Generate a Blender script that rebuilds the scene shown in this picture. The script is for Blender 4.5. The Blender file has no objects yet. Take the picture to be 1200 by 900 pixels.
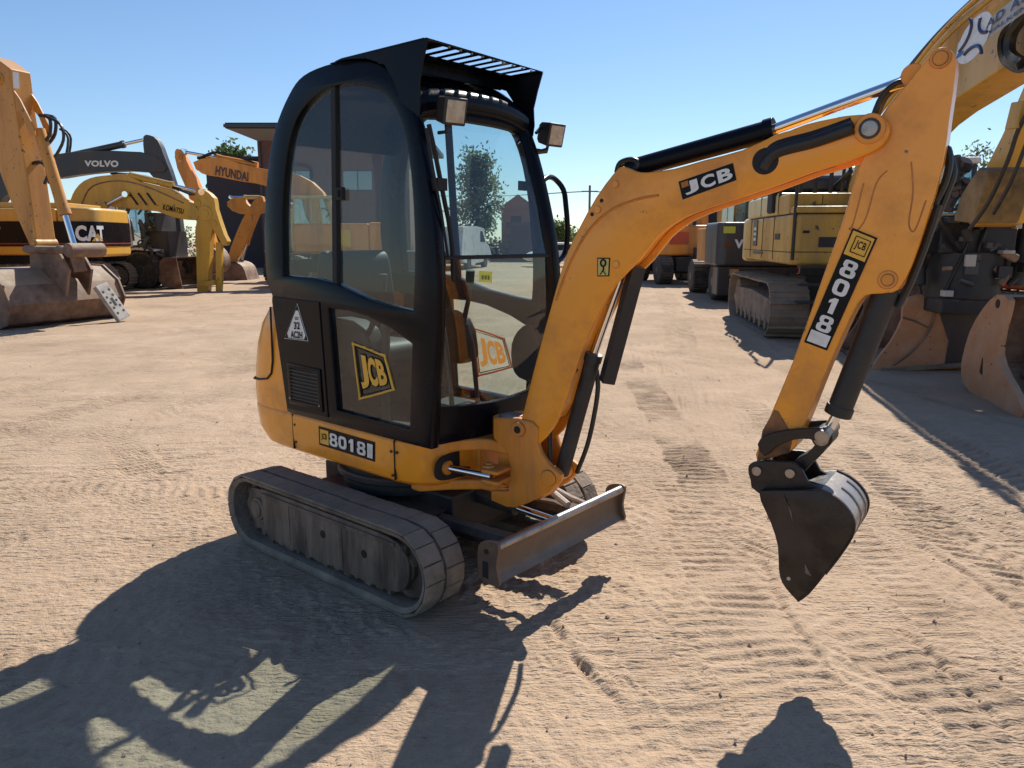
import bpy, bmesh, math, random
import numpy as np
from mathutils import Matrix, Vector, Euler
random.seed(7); RNG = np.random.RandomState(7)
R = math.radians
scn = bpy.context.scene
COL = scn.collection
# ------------------------------------------------------------------ materials
def _n(nt, typ, **kw):
    n = nt.nodes.new(typ)
    for k, v in kw.items():
        if k in n.inputs.keys(): n.inputs[k].default_value = v
        else: setattr(n, k, v)
    return n
def rgba(c): return (c[0], c[1], c[2], 1.0)
MATS = {}
def mat(name, col, rough=.5, metal=0., dirt=None, amt=.5, scale=4., bump=0., bscale=30., streak=False, coat=0., spec=.5, chips=None, chip_amt=.0, settle=0., settle_col=(.33, .25, .175), edge=0.):
    if name in MATS: return MATS[name]
    m = bpy.data.materials.new(name); m.use_nodes = True
    nt = m.node_tree; b = nt.nodes['Principled BSDF']
    b.inputs['Roughness'].default_value = rough; b.inputs['Metallic'].default_value = metal
    b.inputs['Base Color'].default_value = rgba(col)
    b.inputs['Specular IOR Level'].default_value = spec
    if coat: b.inputs['Coat Weight'].default_value = coat; b.inputs['Coat Roughness'].default_value = .12
    tc = _n(nt, 'ShaderNodeTexCoord')
    src = tc.outputs['Object']
    last = None
    if dirt is not None:
        mp = _n(nt, 'ShaderNodeMapping'); nt.links.new(src, mp.inputs['Vector'])
        if streak: mp.inputs['Scale'].default_value = (1, 1, .18)
        n1 = _n(nt, 'ShaderNodeTexNoise', Scale=scale, Detail=8., Roughness=.68); nt.links.new(mp.outputs[0], n1.inputs['Vector'])
        r1 = _n(nt, 'ShaderNodeMapRange'); r1.inputs['From Min'].default_value = .62 - .32 * amt; r1.inputs['From Max'].default_value = .86 - .2 * amt
        nt.links.new(n1.outputs['Fac'], r1.inputs['Value'])
        mx = _n(nt, 'ShaderNodeMix', data_type='RGBA'); mx.inputs[6].default_value = rgba(col); mx.inputs[7].default_value = rgba(dirt)
        nt.links.new(r1.outputs[0], mx.inputs[0]); last = mx.outputs[2]
        rr = _n(nt, 'ShaderNodeMapRange'); rr.inputs['To Min'].default_value = max(.05, rough - .08); rr.inputs['To Max'].default_value = min(1, rough + .35)
        nt.links.new(r1.outputs[0], rr.inputs['Value']); nt.links.new(rr.outputs[0], b.inputs['Roughness'])
    if chips is not None:
        n2 = _n(nt, 'ShaderNodeTexNoise', Scale=scale * 5, Detail=5., Roughness=.7); nt.links.new(src, n2.inputs['Vector'])
        r2 = _n(nt, 'ShaderNodeMapRange'); r2.inputs['From Min'].default_value = .70 - chip_amt; r2.inputs['From Max'].default_value = .73 - chip_amt
        nt.links.new(n2.outputs['Fac'], r2.inputs['Value'])
        m2 = _n(nt, 'ShaderNodeMix', data_type='RGBA'); m2.inputs[7].default_value = rgba(chips)
        if last is not None: nt.links.new(last, m2.inputs[6])
        else: m2.inputs[6].default_value = rgba(col)
        nt.links.new(r2.outputs[0], m2.inputs[0]); last = m2.outputs[2]
    if edge:     # paint worn off along sharp edges
        bv = _n(nt, 'ShaderNodeBevel', samples=4); bv.inputs['Radius'].default_value = edge; g0 = _n(nt, 'ShaderNodeNewGeometry')
        dp = _n(nt, 'ShaderNodeVectorMath', operation='DOT_PRODUCT'); nt.links.new(bv.outputs[0], dp.inputs[0]); nt.links.new(g0.outputs['Normal'], dp.inputs[1])
        n5 = _n(nt, 'ShaderNodeTexNoise', Scale=16., Detail=8., Roughness=.75); nt.links.new(src, n5.inputs['Vector'])
        e1 = _n(nt, 'ShaderNodeMath', operation='MULTIPLY_ADD'); nt.links.new(n5.outputs['Fac'], e1.inputs[0]); e1.inputs[1].default_value = .35; e1.inputs[2].default_value = 0.
        e2 = _n(nt, 'ShaderNodeMath', operation='SUBTRACT'); nt.links.new(e1.outputs[0], e2.inputs[0]); nt.links.new(dp.outputs['Value'], e2.inputs[1])
        e3 = _n(nt, 'ShaderNodeMapRange'); e3.inputs['From Min'].default_value = -.775; e3.inputs['From Max'].default_value = -.745; nt.links.new(e2.outputs[0], e3.inputs['Value'])
        m5 = _n(nt, 'ShaderNodeMix', data_type='RGBA'); m5.inputs[7].default_value = (.13, .075, .045, 1); nt.links.new(e3.outputs[0], m5.inputs[0])
        if last is not None: nt.links.new(last, m5.inputs[6])
        else: m5.inputs[6].default_value = rgba(col)
        last = m5.outputs[2]
    if settle:   # loose dust lying on faces that look up
        g_ = _n(nt, 'ShaderNodeNewGeometry'); sx = _n(nt, 'ShaderNodeSeparateXYZ'); nt.links.new(g_.outputs['True Normal'], sx.inputs[0])
        n3 = _n(nt, 'ShaderNodeTexNoise', Scale=scale * 2.2, Detail=7., Roughness=.7); nt.links.new(src, n3.inputs['Vector'])
        ad = _n(nt, 'ShaderNodeMath', operation='MULTIPLY_ADD'); nt.links.new(n3.outputs['Fac'], ad.inputs[0]); ad.inputs[1].default_value = 1.1; nt.links.new(sx.outputs['Z'], ad.inputs[2])
        r3 = _n(nt, 'ShaderNodeMapRange'); r3.inputs['From Min'].default_value = .75; r3.inputs['From Max'].default_value = 1.45; r3.inputs['To Max'].default_value = settle; nt.links.new(ad.outputs[0], r3.inputs['Value'])
        m3 = _n(nt, 'ShaderNodeMix', data_type='RGBA'); m3.inputs[7].default_value = rgba(settle_col); nt.links.new(r3.outputs[0], m3.inputs[0])
        if last is not None: nt.links.new(last, m3.inputs[6])
        else: m3.inputs[6].default_value = rgba(col)
        last = m3.outputs[2]
    if last is not None: nt.links.new(last, b.inputs['Base Color'])
    if bump:
        nb = _n(nt, 'ShaderNodeTexNoise', Scale=bscale, Detail=6.); nt.links.new(src, nb.inputs['Vector'])
        bp = _n(nt, 'ShaderNodeBump', Strength=bump, Distance=.02); nt.links.new(nb.outputs['Fac'], bp.inputs['Height'])
        nt.links.new(bp.outputs[0], b.inputs['Normal'])
    MATS[name] = m; return m
def glass(name, tint, refl=.09, dust=.05, dustcol=(.5, .5, .45)):
    m = bpy.data.materials.new(name); m.use_nodes = True; nt = m.node_tree
    nt.nodes.remove(nt.nodes['Principled BSDF']); out = nt.nodes['Material Output']
    t = _n(nt, 'ShaderNodeBsdfTransparent', Color=rgba(tint)); g = _n(nt, 'ShaderNodeBsdfGlossy', Roughness=.02, Color=(1, 1, 1, 1))
    d = _n(nt, 'ShaderNodeBsdfDiffuse', Color=rgba(dustcol))
    lw_ = _n(nt, 'ShaderNodeLayerWeight', Blend=.5); pw = _n(nt, 'ShaderNodeMath', operation='POWER'); nt.links.new(lw_.outputs['Facing'], pw.inputs[0]); pw.inputs[1].default_value = 4.5
    mul = _n(nt, 'ShaderNodeMapRange'); mul.inputs['To Min'].default_value = refl; mul.inputs['To Max'].default_value = .38
    nt.links.new(pw.outputs[0], mul.inputs['Value'])
    a = _n(nt, 'ShaderNodeMixShader'); nt.links.new(mul.outputs[0], a.inputs[0]); nt.links.new(t.outputs[0], a.inputs[1]); nt.links.new(g.outputs[0], a.inputs[2])
    tc = _n(nt, 'ShaderNodeTexCoord'); no = _n(nt, 'ShaderNodeTexNoise', Scale=3., Detail=7.); nt.links.new(tc.outputs['Object'], no.inputs['Vector'])
    mr = _n(nt, 'ShaderNodeMapRange'); mr.inputs['From Min'].default_value = .35; mr.inputs['From Max'].default_value = .75; mr.inputs['To Min'].default_value = dust * .3; mr.inputs['To Max'].default_value = dust * 2
    nt.links.new(no.outputs['Fac'], mr.inputs['Value'])
    c = _n(nt, 'ShaderNodeMixShader'); nt.links.new(mr.outputs[0], c.inputs[0]); nt.links.new(a.outputs[0], c.inputs[1]); nt.links.new(d.outputs[0], c.inputs[2])
    nt.links.new(c.outputs[0], out.inputs['Surface']); return m
DUST = (.30, .215, .14)
M_or = mat('orange_paint', (.90, .335, .016), .36, dirt=(.50, .19, .04), amt=.45, scale=3.2, coat=.25, bump=.03, bscale=60, chips=(.16, .08, .04), chip_amt=.01, edge=.006)
M_or2 = mat('orange_paint_worn', (.80, .28, .018), .42, dirt=(.36, .16, .05), amt=.5, scale=3.5, streak=True, bump=.05, bscale=50, chips=(.14, .07, .04), chip_amt=.02, settle=0.2, edge=.006)
M_blk = mat('black_paint', (.0045, .0055, .0095), .30, dirt=(.009, .0095, .012), amt=.3, scale=3., spec=.14, bump=.02, bscale=80)
M_blkd = mat('black_dull', (.016, .016, .018), .62, dirt=(.07, .058, .045), amt=.4, scale=5., bump=.08, bscale=60, settle=0.35)
M_void = mat('dark_plastic', (.008, .008, .009), .7)
M_rub = mat('track_rubber', (.12, .102, .086), .88, dirt=(.33, .265, .20), amt=.75, scale=6., bump=.35, bscale=45, settle=.45)
M_frm = mat('dusty_track_steel', (.075, .055, .044), .75, dirt=(.34, .255, .185), amt=.66, scale=7., streak=True, bump=.15, bscale=25, chips=(.03, .022, .018), chip_amt=.05, settle=0.8)
M_stl = mat('worn_steel', (.12, .082, .058), .5, metal=.25, dirt=(.22, .15, .10), amt=.6, scale=5., bump=.15, bscale=30, settle=0.6)
M_buck = mat('bucket_steel', (.020, .0135, .011), .46, metal=.15, dirt=(.075, .05, .037), amt=.5, scale=7., bump=.15, bscale=30)
M_brt = mat('bare_steel', (.36, .31, .27), .38, metal=.8, dirt=(.14, .10, .07), amt=.45, scale=9., bump=.1)
M_chr = mat('chrome_rod', (.75, .75, .76), .09, metal=1.)
M_wht = mat('white_vinyl', (.72, .72, .70), .45, dirt=(.48, .44, .38), amt=.35, scale=12)
M_yel = mat('yellow_vinyl', (.80, .43, .035), .4, dirt=(.5, .28, .05), amt=.3, scale=12)
M_oryl = mat('orange_vinyl', (.78, .26, .03), .4)
_nt = M_oryl.node_tree; _tr = _n(_nt, 'ShaderNodeBsdfTranslucent', Color=(.85, .28, .03, 1)); _mx = _n(_nt, 'ShaderNodeMixShader'); _mx.inputs[0].default_value = .45
_nt.links.new(_nt.nodes['Principled BSDF'].outputs[0], _mx.inputs[1]); _nt.links.new(_tr.outputs[0], _mx.inputs[2]); _nt.links.new(_mx.outputs[0], _nt.nodes['Material Output'].inputs['Surface'])
M_glint = mat('sunlit_worn_back', (.36, .33, .31), .40, metal=.3, dirt=(.14, .11, .09), amt=.4, scale=8, bump=.15, bscale=30)  # worn steel, made paler than the bucket: sun glint put into the colour
M_lime = mat('lime_sticker', (.62, .72, .12), .5)
M_hose = mat('hose_rubber', (.012, .012, .013), .5, dirt=(.06, .05, .04), amt=.3, scale=10)
M_seat = mat('seat_vinyl', (.02, .02, .022), .6)
M_lens = mat('lamp_lens', (.50, .44, .34), .18, dirt=(.30, .22, .14), amt=.6, scale=25, bump=.3, bscale=90)
G_cab = glass('cab_glass', (.74, .84, .84), refl=.06, dust=.025, dustcol=(.40, .41, .40))
G_bg = glass('machine_glass', (.55, .68, .70), refl=.16, dust=.06)
M_cat = mat('yellow_paint_warm', (.62, .33, .045), .42, dirt=(.33, .21, .08), amt=.5, scale=1.2, streak=True, chips=(.10, .055, .03), chip_amt=.04, settle=0.35)
M_kom = mat('yellow_paint', (.58, .33, .035), .45, dirt=(.26, .17, .07), amt=.55, scale=1.3, streak=True, chips=(.08, .045, .025), chip_amt=.065, settle=0.4)
M_pal = mat('faded_yellow_paint', (.62, .45, .17), .45, dirt=(.36, .27, .13), amt=.5, scale=1.5, streak=True)
M_ror = mat('rusty_orange_paint', (.58, .25, .035), .5, dirt=(.24, .12, .05), amt=.6, scale=1.8, streak=True, chips=(.08, .05, .03), chip_amt=.075, settle=0.4)
M_hyu = mat('deep_orange_paint', (.72, .27, .03), .45, dirt=(.3, .14, .05), amt=.5, scale=1.6, streak=True)
M_red = mat('red_orange_paint', (.50, .07, .025), .5, dirt=(.25, .08, .04), amt=.4, scale=2)
M_gry = mat('grey_black_paint', (.028, .031, .040), .45, dirt=(.09, .08, .07), amt=.45, scale=1.5, streak=True, settle=0.5)
M_rust = mat('rusted_steel', (.40, .19, .085), .75, dirt=(.48, .30, .19), amt=.6, scale=3., bump=.4, bscale=14, chips=(.07, .04, .03), chip_amt=.06, settle=0.6)
M_rusd = mat('dark_rusted_steel', (.105, .055, .038), .7, dirt=(.32, .205, .135), amt=.7, scale=2.5, bump=.3, bscale=14, settle=0.85)
M_dst = mat('dusty_steel', (.21, .165, .125), .75, dirt=(.11, .08, .06), amt=.6, scale=3., bump=.4, bscale=20, settle=0.8)
M_tyr = mat('tyre_rubber', (.02, .02, .021), .8, dirt=(.12, .095, .07), amt=.5, scale=4., bump=.3, bscale=20, settle=0.6)
M_plas = mat('white_paint', (.70, .70, .68), .4, dirt=(.4, .37, .32), amt=.35, scale=2)
M_grys = mat('pale_grey_steel', (.42, .39, .35), .6, dirt=(.22, .18, .14), amt=.5, scale=6, bump=.2)
M_gwall = mat('grey_render', (.34, .35, .37), .8, dirt=(.25, .25, .26), amt=.4, scale=.6)
M_roof = mat('dark_roofing', (.035, .035, .042), .7)
M_soff = mat('soffit_boards', (.32, .29, .27), .8)
M_dkwall = mat('dark_panel_wall', (.045, .036, .042), .8)
M_bark = mat('bark', (.09, .065, .045), .9, bump=.4, bscale=8)
M_wood = mat('pole_wood', (.16, .12, .09), .9)
def leafmat(name, c1, c2):
    m = bpy.data.materials.new(name); m.use_nodes = True; nt = m.node_tree; b = nt.nodes['Principled BSDF']; b.inputs['Roughness'].default_value = .6
    g = _n(nt, 'ShaderNodeNewGeometry'); mx = _n(nt, 'ShaderNodeMix', data_type='RGBA'); mx.inputs[6].default_value = rgba(c1); mx.inputs[7].default_value = rgba(c2)
    nt.links.new(g.outputs['Random Per Island'], mx.inputs[0]); nt.links.new(mx.outputs[2], b.inputs['Base Color'])
    tr = _n(nt, 'ShaderNodeBsdfTranslucent'); nt.links.new(mx.outputs[2], tr.inputs['Color'])
    ms = _n(nt, 'ShaderNodeMixShader'); ms.inputs[0].default_value = .4
    nt.links.new(b.outputs[0], ms.inputs[1]); nt.links.new(tr.outputs[0], ms.inputs[2]); nt.links.new(ms.outputs[0], nt.nodes['Material Output'].inputs['Surface'])
    return m
M_leaf = leafmat('leaf_green', (.075, .12, .03), (.14, .19, .055)); M_leaf2 = leafmat('leaf_dusty_green', (.11, .15, .06), (.19, .23, .11))
def brick(name, c1, c2, mortar, s=1.):
    m = bpy.data.materials.new(name); m.use_nodes = True; nt = m.node_tree; b = nt.nodes['Principled BSDF']; b.inputs['Roughness'].default_value = .85
    tc = _n(nt, 'ShaderNodeTexCoord'); mp = _n(nt, 'ShaderNodeMapping'); mp.inputs['Rotation'].default_value = (R(90), 0, 0); nt.links.new(tc.outputs['Object'], mp.inputs['Vector'])
    br = _n(nt, 'ShaderNodeTexBrick', Scale=4. * s); br.inputs['Color1'].default_value = rgba(c1); br.inputs['Color2'].default_value = rgba(c2); br.inputs['Mortar'].default_value = rgba(mortar); br.inputs['Mortar Size'].default_value = .015
    nt.links.new(mp.outputs[0], br.inputs['Vector']); nt.links.new(br.outputs['Color'], b.inputs['Base Color']); return m
M_brk = brick('dark_red_brick', (.13, .055, .048), (.165, .072, .06), (.10, .085, .08)); M_brk2 = brick('red_brick', (.30, .10, .07), (.36, .13, .09), (.25, .2, .17))
# ------------------------------------------------------------------ mesh helpers
def TR(x=0, y=0, z=0): return Matrix.Translation((x, y, z))
def RZ(a): return Matrix.Rotation(R(a), 4, 'Z')
def RY(a): return Matrix.Rotation(R(a), 4, 'Y')
def RX(a): return Matrix.Rotation(R(a), 4, 'X')
class MB:
    def __init__(s, T=None, warp=None): s.v = []; s.f = []; s.T = T or Matrix.Identity(4); s.warp = warp
    def add(s, vs, fs, T=None):
        o = len(s.v)
        for p in vs:
            p = Vector(p)
            if T is not None: p = T @ p
            if s.warp: p = Vector(s.warp(p))
            s.v.append(s.T @ p)
        s.f += [tuple(i + o for i in f) for f in fs]; return s
    def box(s, x0, x1, y0, y1, z0, z1, T=None):
        vs = [(x, y, z) for x in (x0, x1) for y in (y0, y1) for z in (z0, z1)]
        return s.add(vs, [(0, 1, 3, 2), (4, 6, 7, 5), (0, 4, 5, 1), (2, 3, 7, 6), (0, 2, 6, 4), (1, 5, 7, 3)], T)
    def prism(s, poly, y0, y1, T=None):
        n = len(poly)
        A = sum(poly[i][0] * poly[(i + 1) % n][1] - poly[(i + 1) % n][0] * poly[i][1] for i in range(n))
        if A < 0: poly = list(reversed(poly))
        vs = [(p[0], y0, p[1]) for p in poly] + [(p[0], y1, p[1]) for p in poly]
        fs = [tuple(range(n)), tuple(range(2 * n - 1, n - 1, -1))] + [(i, i + n, (i + 1) % n + n, (i + 1) % n) for i in range(n)]
        return s.add(vs, fs, T)
    def slab(s, poly, z0, z1, T=None):          # polygon in x,y
        n = len(poly)
        A = sum(poly[i][0] * poly[(i + 1) % n][1] - poly[(i + 1) % n][0] * poly[i][1] for i in range(n))
        if A < 0: poly = list(reversed(poly))
        vs = [(p[0], p[1], z0) for p in poly] + [(p[0], p[1], z1) for p in poly]
        fs = [tuple(range(n - 1, -1, -1)), tuple(range(n, 2 * n))] + [(i, (i + 1) % n, (i + 1) % n + n, i + n) for i in range(n)]
        return s.add(vs, fs, T)
    def tube(s, pts, r, n=10, T=None, cap=True):
        pts = [Vector(p) for p in pts]; k = len(pts); rs = r if isinstance(r, (list, tuple)) else [r] * k
        t0 = (pts[1] - pts[0]).normalized(); a = Vector((0, 0, 1)) if abs(t0.z) < .9 else Vector((1, 0, 0))
        u = t0.cross(a).normalized(); vs = []; fs = []
        for i, p in enumerate(pts):
            t = (pts[min(i + 1, k - 1)] - pts[max(i - 1, 0)]).normalized()
            u = (u - t * u.dot(t)).normalized(); w = t.cross(u)
            for j in range(n):
                q = 2 * math.pi * j / n; vs.append(p + (u * math.cos(q) + w * math.sin(q)) * rs[i])
        for i in range(k - 1):
            for j in range(n): fs.append((i * n + j, i * n + (j + 1) % n, (i + 1) * n + (j + 1) % n, (i + 1) * n + j))
        if cap: fs += [tuple(range(n - 1, -1, -1)), tuple(range((k - 1) * n, k * n))]
        return s.add(vs, fs, T)
    def disc(s, c, r, y0, y1, n=20, T=None):    # cylinder along y
        return s.tube([(c[0], y0, c[1]), (c[0], y1, c[1])], r, n, T)
    def loft(s, rings, T=None, cap=True):
        n = len(rings[0]); vs = [p for r in rings for p in r]; fs = []
        for i in range(len(rings) - 1):
            for j in range(n): fs.append((i * n + j, i * n + (j + 1) % n, (i + 1) * n + (j + 1) % n, (i + 1) * n + j))
        if cap: fs += [tuple(range(n - 1, -1, -1)), tuple(range((len(rings) - 1) * n, len(rings) * n))]
        return s.add(vs, fs, T)
    def strip(s, a, b, T=None):                 # open sheet between two polylines
        n = len(a); return s.add(list(a) + list(b), [(i, i + 1, n + i + 1, n + i) for i in range(n - 1)], T)
    def plate(s, outline, holes, y0, y1, bev=.005, T=None):
        cu = bpy.data.curves.new('tmp', 'CURVE'); cu.dimensions = '2D'; cu.fill_mode = 'BOTH'
        cu.extrude = max(.0005, (y1 - y0) / 2 - bev); cu.bevel_depth = bev; cu.bevel_resolution = 1
        for k, poly in enumerate([outline] + holes):
            sp = cu.splines.new('POLY'); sp.points.add(len(poly) - 1)
            for p, q in zip(sp.points, poly): p.co = (q[0], q[1], 0, 1)
            sp.use_cyclic_u = True
        ob = bpy.data.objects.new('tmp', cu); COL.objects.link(ob); dg = bpy.context.evaluated_depsgraph_get()
        me = bpy.data.meshes.new_from_object(ob.evaluated_get(dg)); ym = (y0 + y1) / 2
        vs = [(v.co.x, ym - v.co.z, v.co.y) for v in me.vertices]; fs = [tuple(p.vertices) for p in me.polygons]
        bpy.data.objects.remove(ob); bpy.data.curves.remove(cu); bpy.data.meshes.remove(me)
        return s.add(vs, fs, T)
    def build(s, name, m, parent=None, bevel=0., seg=2, ang=38, merge=False):
        me = bpy.data.meshes.new(name); me.from_pydata([tuple(v) for v in s.v], [], s.f); me.update()
        bm = bmesh.new(); bm.from_mesh(me)
        bmesh.ops.remove_doubles(bm, verts=bm.verts, dist=1e-5)
        bmesh.ops.recalc_face_normals(bm, faces=bm.faces)
        bm.to_mesh(me); bm.free()
        me.polygons.foreach_set('use_smooth', [True] * len(me.polygons)); me.set_sharp_from_angle(angle=R(ang))
        me.materials.append(m)
        o = bpy.data.objects.new(name, me); COL.objects.link(o)
        if parent is not None: o.parent = parent
        if bevel:
            b = o.modifiers.new('bevel', 'BEVEL'); b.width = bevel; b.segments = seg; b.limit_method = 'ANGLE'; b.angle_limit = R(32); b.harden_normals = True
        return o
def cr(pts, n=4, closed=True):                  # Catmull-Rom smoothing of a 2D or 3D polyline
    P = [np.array(p, float) for p in pts]; k = len(P); out = []
    for i in range(k if closed else k - 1):
        a, b, c, d = (P[(i + j) % k] if closed else P[min(max(i + j, 0), k - 1)] for j in (-1, 0, 1, 2))
        for q in range(n):
            t = q / n; out.append(tuple(.5 * (2 * b + (c - a) * t + (2 * a - 5 * b + 4 * c - d) * t * t + (3 * b - a - 3 * c + d) * t ** 3)))
    if not closed: out.append(tuple(P[-1]))
    return out
def tag(o, label=None, cat=None, group=None, kind=None):
    if label: o['label'] = label
    if cat: o['category'] = cat
    if group: o['group'] = group
    if kind: o['kind'] = kind
    return o
def thing(name, label, cat, loc=(0, 0, 0), rz=0, group=None):
    o = bpy.data.objects.new(name, None); COL.objects.link(o); o.location = loc; o.rotation_euler = (0, 0, R(rz)); o.empty_display_size = .2
    return tag(o, label, cat, group)
def rrect(x0, x1, z0, z1, r, k=5):
    out = []
    for cx, cz, a0 in ((x1 - r, z0 + r, -90), (x1 - r, z1 - r, 0), (x0 + r, z1 - r, 90), (x0 + r, z0 + r, 180)):
        out += [(cx + r * math.cos(R(a0 + 90 * i / k)), cz + r * math.sin(R(a0 + 90 * i / k))) for i in range(k + 1)]
    return out
def glyph_mesh(ch):
    if ch == '1': o_, hs = [(.34, 0), (.70, 0), (.70, 1), (.42, 1), (.14, .80), (.14, .60), (.34, .70)], []
    elif ch == '0': o_, hs = rrect(0, 1, 0, 1, .32), [rrect(.31, .69, .22, .78, .13)]
    else: o_, hs = cr([(.18, 0), (.82, 0), (1, .16), (1, .40), (.86, .525), (.96, .64), (.96, .86), (.80, 1), (.20, 1), (.04, .86), (.04, .64), (.14, .525), (0, .40), (0, .16)], 3), [rrect(.31, .69, .165, .415, .09), rrect(.33, .67, .62, .84, .08)]
    m = MB().plate(o_, hs, 0, .0011, .0002); f = [q for q in m.f]
    keep = [q for q in f if abs(sum((m.v[i].y for i in q)) / len(q)) < 1e-9 or all(abs(m.v[i].y - m.v[q[0]].y) < 1e-9 for i in q)]
    return [(v.x, v.z) for v in m.v], keep
def text_mesh(body, bold=.02):
    if body in ('8', '0', '1'): return glyph_mesh(body)
    cu = bpy.data.curves.new('tmp', 'FONT'); cu.body = body; cu.offset = bold; cu.resolution_u = 3; cu.space_character = 1.06
    ob = bpy.data.objects.new('tmp', cu); COL.objects.link(ob); dg = bpy.context.evaluated_depsgraph_get()
    me = bpy.data.meshes.new_from_object(ob.evaluated_get(dg))
    vs = np.array([v.co[:] for v in me.vertices]); fs = [tuple(p.vertices) for p in me.polygons]
    bpy.data.objects.remove(ob); bpy.data.curves.remove(cu); bpy.data.meshes.remove(me)
    lo, hi = vs.min(0), vs.max(0); return [((v[0] - lo[0]) / (hi[0] - lo[0]), (v[1] - lo[1]) / (hi[1] - lo[1])) for v in vs], fs
def bil(q, a, b):                               # quad = BL, BR, TR, TL
    q = [Vector(p) for p in q]; return q[0] * (1 - a) * (1 - b) + q[1] * a * (1 - b) + q[2] * a * b + q[3] * (1 - a) * b
def text_quad(name, body, quad, m, parent, T=None, bold=.02, mg=(0, 0, 0, 0), fn=None):
    uv, fs = text_mesh(body, bold); mb = MB(T); vs = []
    for a, b in uv:
        a = mg[0] + a * (1 - mg[0] - mg[2]); b = mg[1] + b * (1 - mg[1] - mg[3])
        vs.append(fn(a, b) if fn else bil(quad, a, b))
    mb.add(vs, fs)
    return mb.build(name, m, parent)
def y3(p, y): return (p[0], y, p[1])
def stadium(L, H, n=14):
    r = H / 2; a = np.linspace(-math.pi / 2, math.pi / 2, n)
    f = [(L / 2 - r + r * math.cos(t), r + r * math.sin(t)) for t in a]; return f + [(-p[0], H - p[1]) for p in f]
def stad_path(L, H, s):
    r = H / 2; st = L - H; P = 2 * st + 2 * math.pi * r; s = s % P
    if s < st: return (-st / 2 + s, H, 0.)
    s -= st
    if s < math.pi * r: a = s / r; return (st / 2 + r * math.sin(a), r + r * math.cos(a), -a)
    s -= math.pi * r
    if s < st: return (st / 2 - s, 0, -math.pi)
    s -= st; a = s / r; return (-st / 2 - r * math.sin(a), r - r * math.cos(a), -math.pi - a)
def stad_len(L, H): return 2 * (L - H) + math.pi * H
# ================================================================== the mini excavator
mx = thing('mini_excavator', 'orange and black mini excavator with enclosed cab, alone in the middle of the dirt yard', 'mini excavator', (-.5443, 3.9371, 0), -40)
TU = RZ(-1.0); TB = TU @ TR(.76, -.05, 0) @ RZ(7)
HW = .43
def lean(p):
    z = p[2]
    if z > 1.4:
        a = .055 * (z - 1.4); return (p[0] - 1.05 * a, p[1] * (HW - a) / HW, z)
    return tuple(p)
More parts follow.
